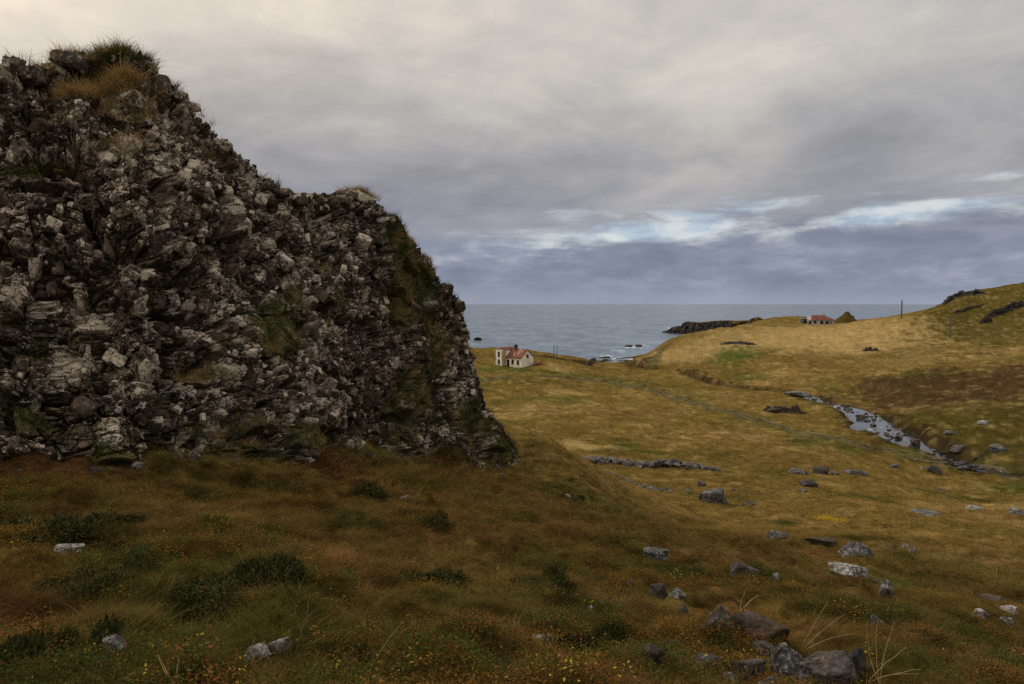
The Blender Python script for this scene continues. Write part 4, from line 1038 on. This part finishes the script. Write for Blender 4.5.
# two storey wing at the left, pushed forward
wx0, wx1, wy0, wy1, WH = -3.7, -1.6, -4.4, 1.2, 4.75
MB().box(wx0, wx1, wy0, wy1, -.6, WH).build('wing_wall', M_WALL, house)
MB().box(wx1+.003, wx1+.03, wy0+.25, -WY-.1, -.3, WH-.15).build('stained_wall', M_TAN, house)
MB().prism([(wx0-.15,WH),(wx1+.15,WH),(wx1+.15,WH+.1),((wx0+wx1)/2,WH+.75),(wx0-.15,WH+.1)], 'y', wy0+.9, wy1+.2).build('wing_roof', M_RUSTROOF, house)
MB().box(wx0-.06, wx1+.06, wy0-.06, wy0+.14, WH, WH+.16).build('cornice', M_FRAME, house)
def window(a0, a1, z0, z1, at, axis):
    if axis == 'y':
        f = MB().box(a0-.09,a0,at-.04,at+.01,z0-.09,z1+.09).box(a1,a1+.09,at-.04,at+.01,z0-.09,z1+.09).box(a0,a1,at-.04,at+.01,z1,z1+.09).box(a0,a1,at-.06,at+.01,z0-.09,z0).build('window', M_FRAME, house)
        MB().box(a0,a1,at-.018,at+.006,z0,z1).build('pane', M_PANE, f)
    else:
        f = MB().box(at-.01,at+.04,a0-.09,a0,z0-.09,z1+.09).box(at-.01,at+.04,a1,a1+.09,z0-.09,z1+.09).box(at-.01,at+.04,a0,a1,z1,z1+.09).box(at-.01,at+.06,a0,a1,z0-.09,z0).build('window', M_FRAME, house)
        MB().box(at-.006,at+.018,a0,a1,z0,z1).build('pane', M_PANE, f)
window(.4,1.15,.95,2.2,-WY,'y'); window(2.3,3.05,.85,2.1,-WY,'y')
window(-2.95,-2.25,2.9,4.3,wy0,'y'); window(-2.95,-2.25,.9,2.2,wy0,'y'); window(-.4,.4,2.7,3.6,LX,'x')
MB().box(-1.35,-.45,-WY-.05,-WY+.01,-.1,2.15).build('doorway', M_PANE, house)
MB().box(-LX-.03,LX+.03,-WY-.05,WY+.05,-.6,.12).build('foundation', M_CONC, house)
# fallen roof sheets
g = ground_at(538, 365); o = empty('fallen_roof_sheets', (g[0], g[1]+1, g[2]))
tag(o, 'heap of fallen red roof sheets beside the farmhouse gable', 'roof sheets')
for k, (dx, dy, rz, tl) in enumerate(((-.4,0,.3,.45),(.6,.5,-.5,.2),(.2,-.4,1.0,-.3))):
    s_ = MB().box(-1.2,1.2,-.6,.6,0,.05).build('roof_sheet', M_RUSTROOF, o); s_.location = (dx, dy, .35+.12*k); s_.rotation_euler = (tl*.5, tl, rz)

# the far roofless-ended cottage
g = ground_at(822, 324.3); cot = empty('cottage_ruin', (g[0], g[1]+2, g[2]-.2), math.radians(-14))
tag(cot, 'long low ruined concrete cottage with a red hipped roof on the far plateau', 'house')
MB().box(-5.6,5.6,-2.8,2.8,-.6,2.1).build('wall', M_CONC, cot)
MB().prism([(-2.8,2.1),(2.8,2.1),(2.0,2.9),(0,3.5),(-2.0,2.9)], 'x', -5.62, -4.0).build('gable_wall', M_CONC, cot)
bm = MB(); b_ = bm.bm; vv = [b_.verts.new(c_) for c_ in ((-3.98,-3.05,2.13),(5.9,-3.05,2.13),(5.9,3.05,2.13),(-3.98,3.05,2.13),(-3.6,0,4.2),(1.6,0,4.2))]
for f_ in ((0,1,5,4),(1,2,5),(2,3,4,5),(3,0,4),(3,2,1,0)): b_.faces.new([vv[i] for i in f_])
rf = bm.build('roof', M_REDROOF, cot); MB().box(1.1,1.7,-.3,.3,3.8,5.0).build('chimney', M_CONC, rf)
for x0, x1, z0, z1 in ((-5.0,-4.1,.3,1.7),(-3.0,-2.0,.5,1.7),(-2.4+2.0,.8,.3,1.7),(1.8,3.1,.4,1.7),(3.8,4.4,.6,1.5)): MB().box(x0,x1,-2.83,-2.79,z0,z1).build('window', M_PANE, cot)
for y0, y1 in ((-1.8,-.6),(.5,1.6)): MB().box(-5.63,-5.59,y0,y1,.2,1.7).build('window', M_PANE, cot)
g = ground_at(804.3, 323.4); shed = empty('concrete_shed', (g[0], g[1]+1, g[2]-.2), math.radians(8)); tag(shed, 'small dark flat roofed concrete shed left of the red roofed cottage', 'shed')
MB().box(-1.2,1.2,-1.1,1.1,-.5,2.3).build('wall', simple('mossy_concrete', (.07,.065,.055), (.12,.11,.095), 1), shed); MB().box(-1.35,1.35,-1.25,1.25,2.3,2.5).build('roof', M_CONC, shed); MB().box(-.2,.6,-1.13,-1.09,0,1.7).build('doorway', M_PANE, shed)

# grassed knoll beside the cottage with a stone peak
g = ground_at(848, 322.5); n_ = 90; k_ = np.arange(n_)/n_*2*math.pi; rings = np.linspace(0, 1, 26)
V = []
for q_ in rings:
    for a in k_:
        rx, ry = 6.9*q_, 6*q_; px, py = .9*(1-q_) + rx*math.cos(a), ry*math.sin(a); hh_ = 4.9*(1-q_)**1.05*(1 + .18*math.sin(3*a+1)*q_)
        V.append((px, py, hh_ + .25*float(perlin(np.array([[px*.6, py*.6, q_*3]]))[0]) - .7*q_))
V = np.array(V); kn = obj_np('knoll', V, grid_faces(26, n_, True), mg, smooth=True); kn.location = (g[0], g[1]+3, g[2]); set_color(kn.data, 'cover', lerp(np.broadcast_to(OLIVE*.75, (len(V), 3)), OCHRE*.5, sstep(-.3, .4, fbm(V*.5, 3))))
tag(kn, 'steep grassy knoll rising right of the red roofed cottage', 'knoll', kind='structure')
sp = [(.9+rng.normal()*.55, rng.normal()*.5, 3.9+rng.uniform(-.7, .75), .9, .8, .9, rng.normal()*.2) for _ in range(22)] + [(2.2+rng.normal()*.6, -1.2+rng.normal()*.4, 2.6+rng.normal()*.4, .8, .7, .7, 0) for _ in range(9)]
v, f = rock_heap(sp, 2, 40); o = obj_np('cairn', v, f, ROCK_DARK); o.location = kn.location; tag(o, 'dark stony point on top of the steep grassy knoll', 'cairn')

def pole(u, vb, vt, label, wpx=1.3, group='poles standing on the pasture'):
    g = ground_at(u, vb); hgt = (vb - vt)/F*g[1]; r = max(.1, wpx*g[1]/F/2)
    root = MB().tube((0,0,-.6),(0,0,hgt),r,r*.75,12).tube((0,0,hgt),(0,0,hgt+.08),r*.75,r*.35,12).build('utility_pole', M_POLE)
    root.location = g; return tag(root, label, 'pole', group)
pole(901.5,318.6,300.5,'bare dark pole standing up against the sea left of the hill',1.5)
pole(950,338.2,316.2,'dark pole in the pasture in front of the right hand hillside',1.5)
pole(944,304.5,300,'tiny pole on the skyline of the hill brow',.9)
pole(554,360,344.5,'left one of two grey posts behind the farmhouse',.9,'posts behind the farmhouse'); pole(557,360,345.2,'right one of two grey posts behind the farmhouse',.9,'posts behind the farmhouse')

# ------------------------------------------------------------------ light: high overcast, weak sun behind cloud to the left
SUN_EL, SUN_AZ = math.radians(34), math.radians(-62)          # azimuth from straight ahead, negative to the left
sd = Vector((math.cos(SUN_EL)*math.sin(SUN_AZ), math.cos(SUN_EL)*math.cos(SUN_AZ), math.sin(SUN_EL)))
L = bpy.data.lights.new('sun', 'SUN'); L.energy = 1.5; L.angle = math.radians(12); L.color = (1, .94, .84)
lo = link(bpy.data.objects.new('sun', L)); lo.rotation_euler = (-sd).to_track_quat('-Z', 'Y').to_euler(); lo.location = sd*200

w = bpy.data.worlds.new('World'); SC.world = w; w.use_nodes = True
t = NT(w.node_tree); bg = w.node_tree.nodes['Background']
sky = t.node('ShaderNodeTexSky', sky_type='NISHITA'); sky.sun_disc = False; sky.sun_elevation = SUN_EL; sky.sun_rotation = SUN_AZ
dirv = t.node('ShaderNodeTexCoord').outputs['Generated']
sep = t.node('ShaderNodeSeparateXYZ', ins={0: dirv}); X, Y, Z = sep.outputs
hor = t.math('SQRT', t.math('ADD', t.math('MULTIPLY', X, X), t.math('MULTIPLY', Y, Y)))
el = t.math('DIVIDE', Z, t.math('MAXIMUM', hor, .001)); az = t.math('ARCTAN2', X, Y)
zz = t.math('ADD', t.math('MAXIMUM', Z, 0.0), .17)
cpv = t.node('ShaderNodeCombineXYZ', ins={0: t.math('DIVIDE', X, zz), 1: t.math('DIVIDE', Y, zz), 2: 0.0}).outputs[0]
c1 = t.noise(t.mapping(cpv, (.8, .75, 1), loc=(3.1, 1.7, 0)), 1, 6, .5, .6)
c2 = t.noise(t.mapping(cpv, (2.6, 2.2, 1), loc=(7.7, 4.2, 0)), 1, 9, .62, .35)
low = t.node('ShaderNodeCombineXYZ', ins={0: t.math('MULTIPLY', az, 6.5), 1: t.math('MULTIPLY', el, 24.0), 2: 0.0}).outputs[0]
c3 = t.noise(low, 1.0, 8, .55, .5)
c4 = t.noise(t.mapping(low, (2.2, 1.6, 1), loc=(5, 2, 0)), 1.0, 8, .6, .3)
deck = t.ramp(t.math('MULTIPLY', t.math('ADD', el, t.math('MULTIPLY', t.math('SUBTRACT', c1, .5), .09)), 1.0),
   [(0.0, srgb(136,148,170)), (.05, srgb(130,139,158)), (.10, srgb(141,145,158)), (.15, srgb(160,160,164)), (.22, srgb(184,182,180)), (.32, srgb(199,195,190)), (.55, srgb(209,204,198)), (1.0, srgb(235,231,225))])
shade = t.math('ADD', t.math('MULTIPLY', t.math('SUBTRACT', c1, .5), 1.5), t.math('MULTIPLY', t.math('SUBTRACT', c2, .5), 1.0))
deck = t.mix(1, deck, t.ramp(t.math('ADD', .5, t.math('MULTIPLY', shade, .6)), [(.25, (.66,.675,.72)), (.44, (.9,.91,.94)), (.54, (1.06,1.05,1.03)), (.78, (1.4,1.36,1.29))]), 'MULTIPLY')
# warmer and brighter towards the hidden sun at the left
glow = t.math('MULTIPLY', t.ss(az, .5, -.7), t.ss(el, .07, .36))
deck = t.mix(t.math('MULTIPLY', glow, .85), deck, t.mix(1, deck, (1.58, 1.46, 1.27), 'MULTIPLY'))
# billowing low bank above the sea
bank = t.ramp(t.math('ADD', t.math('MULTIPLY', c3, .6), t.math('MULTIPLY', c4, .4)), [(.36, srgb(117,125,145)), (.5, srgb(136,144,163)), (.64, srgb(166,172,186))])
bank = t.mix(t.ss(el, .032, 0.0, 0.0, .75), bank, srgb(152,160,177))
deck = t.mix(t.ss(el, .095, .055), deck, bank)
# long rift where the clear pale sky shows through
band = t.math('ADD', .074, t.math('MULTIPLY', az, .072))
off = t.math('DIVIDE', t.math('ABSOLUTE', t.math('SUBTRACT', el, band)), .036)
rift = t.math('SUBTRACT', t.math('ADD', t.math('MULTIPLY', t.math('SUBTRACT', c3, .5), 3.6), t.math('MULTIPLY', t.math('SUBTRACT', c4, .5), 1.2)), t.math('SUBTRACT', off, .62))
rift = t.math('ADD', rift, t.math('MULTIPLY', t.math('SUBTRACT', t.noise(t.mapping(low, (.55, .9, 1), loc=(9, 3, 0)), 1, 6, .6, .6), .5), 4.2))
rift = t.math('MULTIPLY', t.ss(rift, -.1, 1.1), t.ss(az, -.16, .05))
clear = t.mix(.8, t.mix(1, sky.outputs[0], (.11, .11, .11), 'MULTIPLY'), t.mix(t.ss(c4, .4, .6), srgb(178,196,216), srgb(222,225,226)))
skyc = t.mix(rift, deck, clear)
high = t.math('ADD', 1.0, t.math('MULTIPLY', t.ss(Z, .38, .95), .7))
skyc = t.mix(1, skyc, t.node('ShaderNodeCombineXYZ', ins={0: high, 1: high, 2: high}).outputs[0], 'MULTIPLY')
t.put(bg.inputs[0], skyc); bg.inputs[1].default_value = 1.0

cam = bpy.data.cameras.new('camera'); cam.lens = LENS; cam.sensor_width = 36; cam.clip_start = .1; cam.clip_end = 100000
co = link(bpy.data.objects.new('camera', cam)); co.location = (0, 0, CAM_Z); co.rotation_euler = (math.pi/2 - PITCH, 0, 0); SC.camera = co
SC.view_settings.view_transform = 'Standard'; SC.view_settings.look = 'None'; SC.view_settings.exposure = 0; SC.view_settings.gamma = 1
SC.cycles.max_bounces = 4; SC.cycles.diffuse_bounces = 2; SC.cycles.glossy_bounces = 2; SC.cycles.transmission_bounces = 2; SC.cycles.use_denoising = False
SC.cycles.sample_clamp_indirect = 4
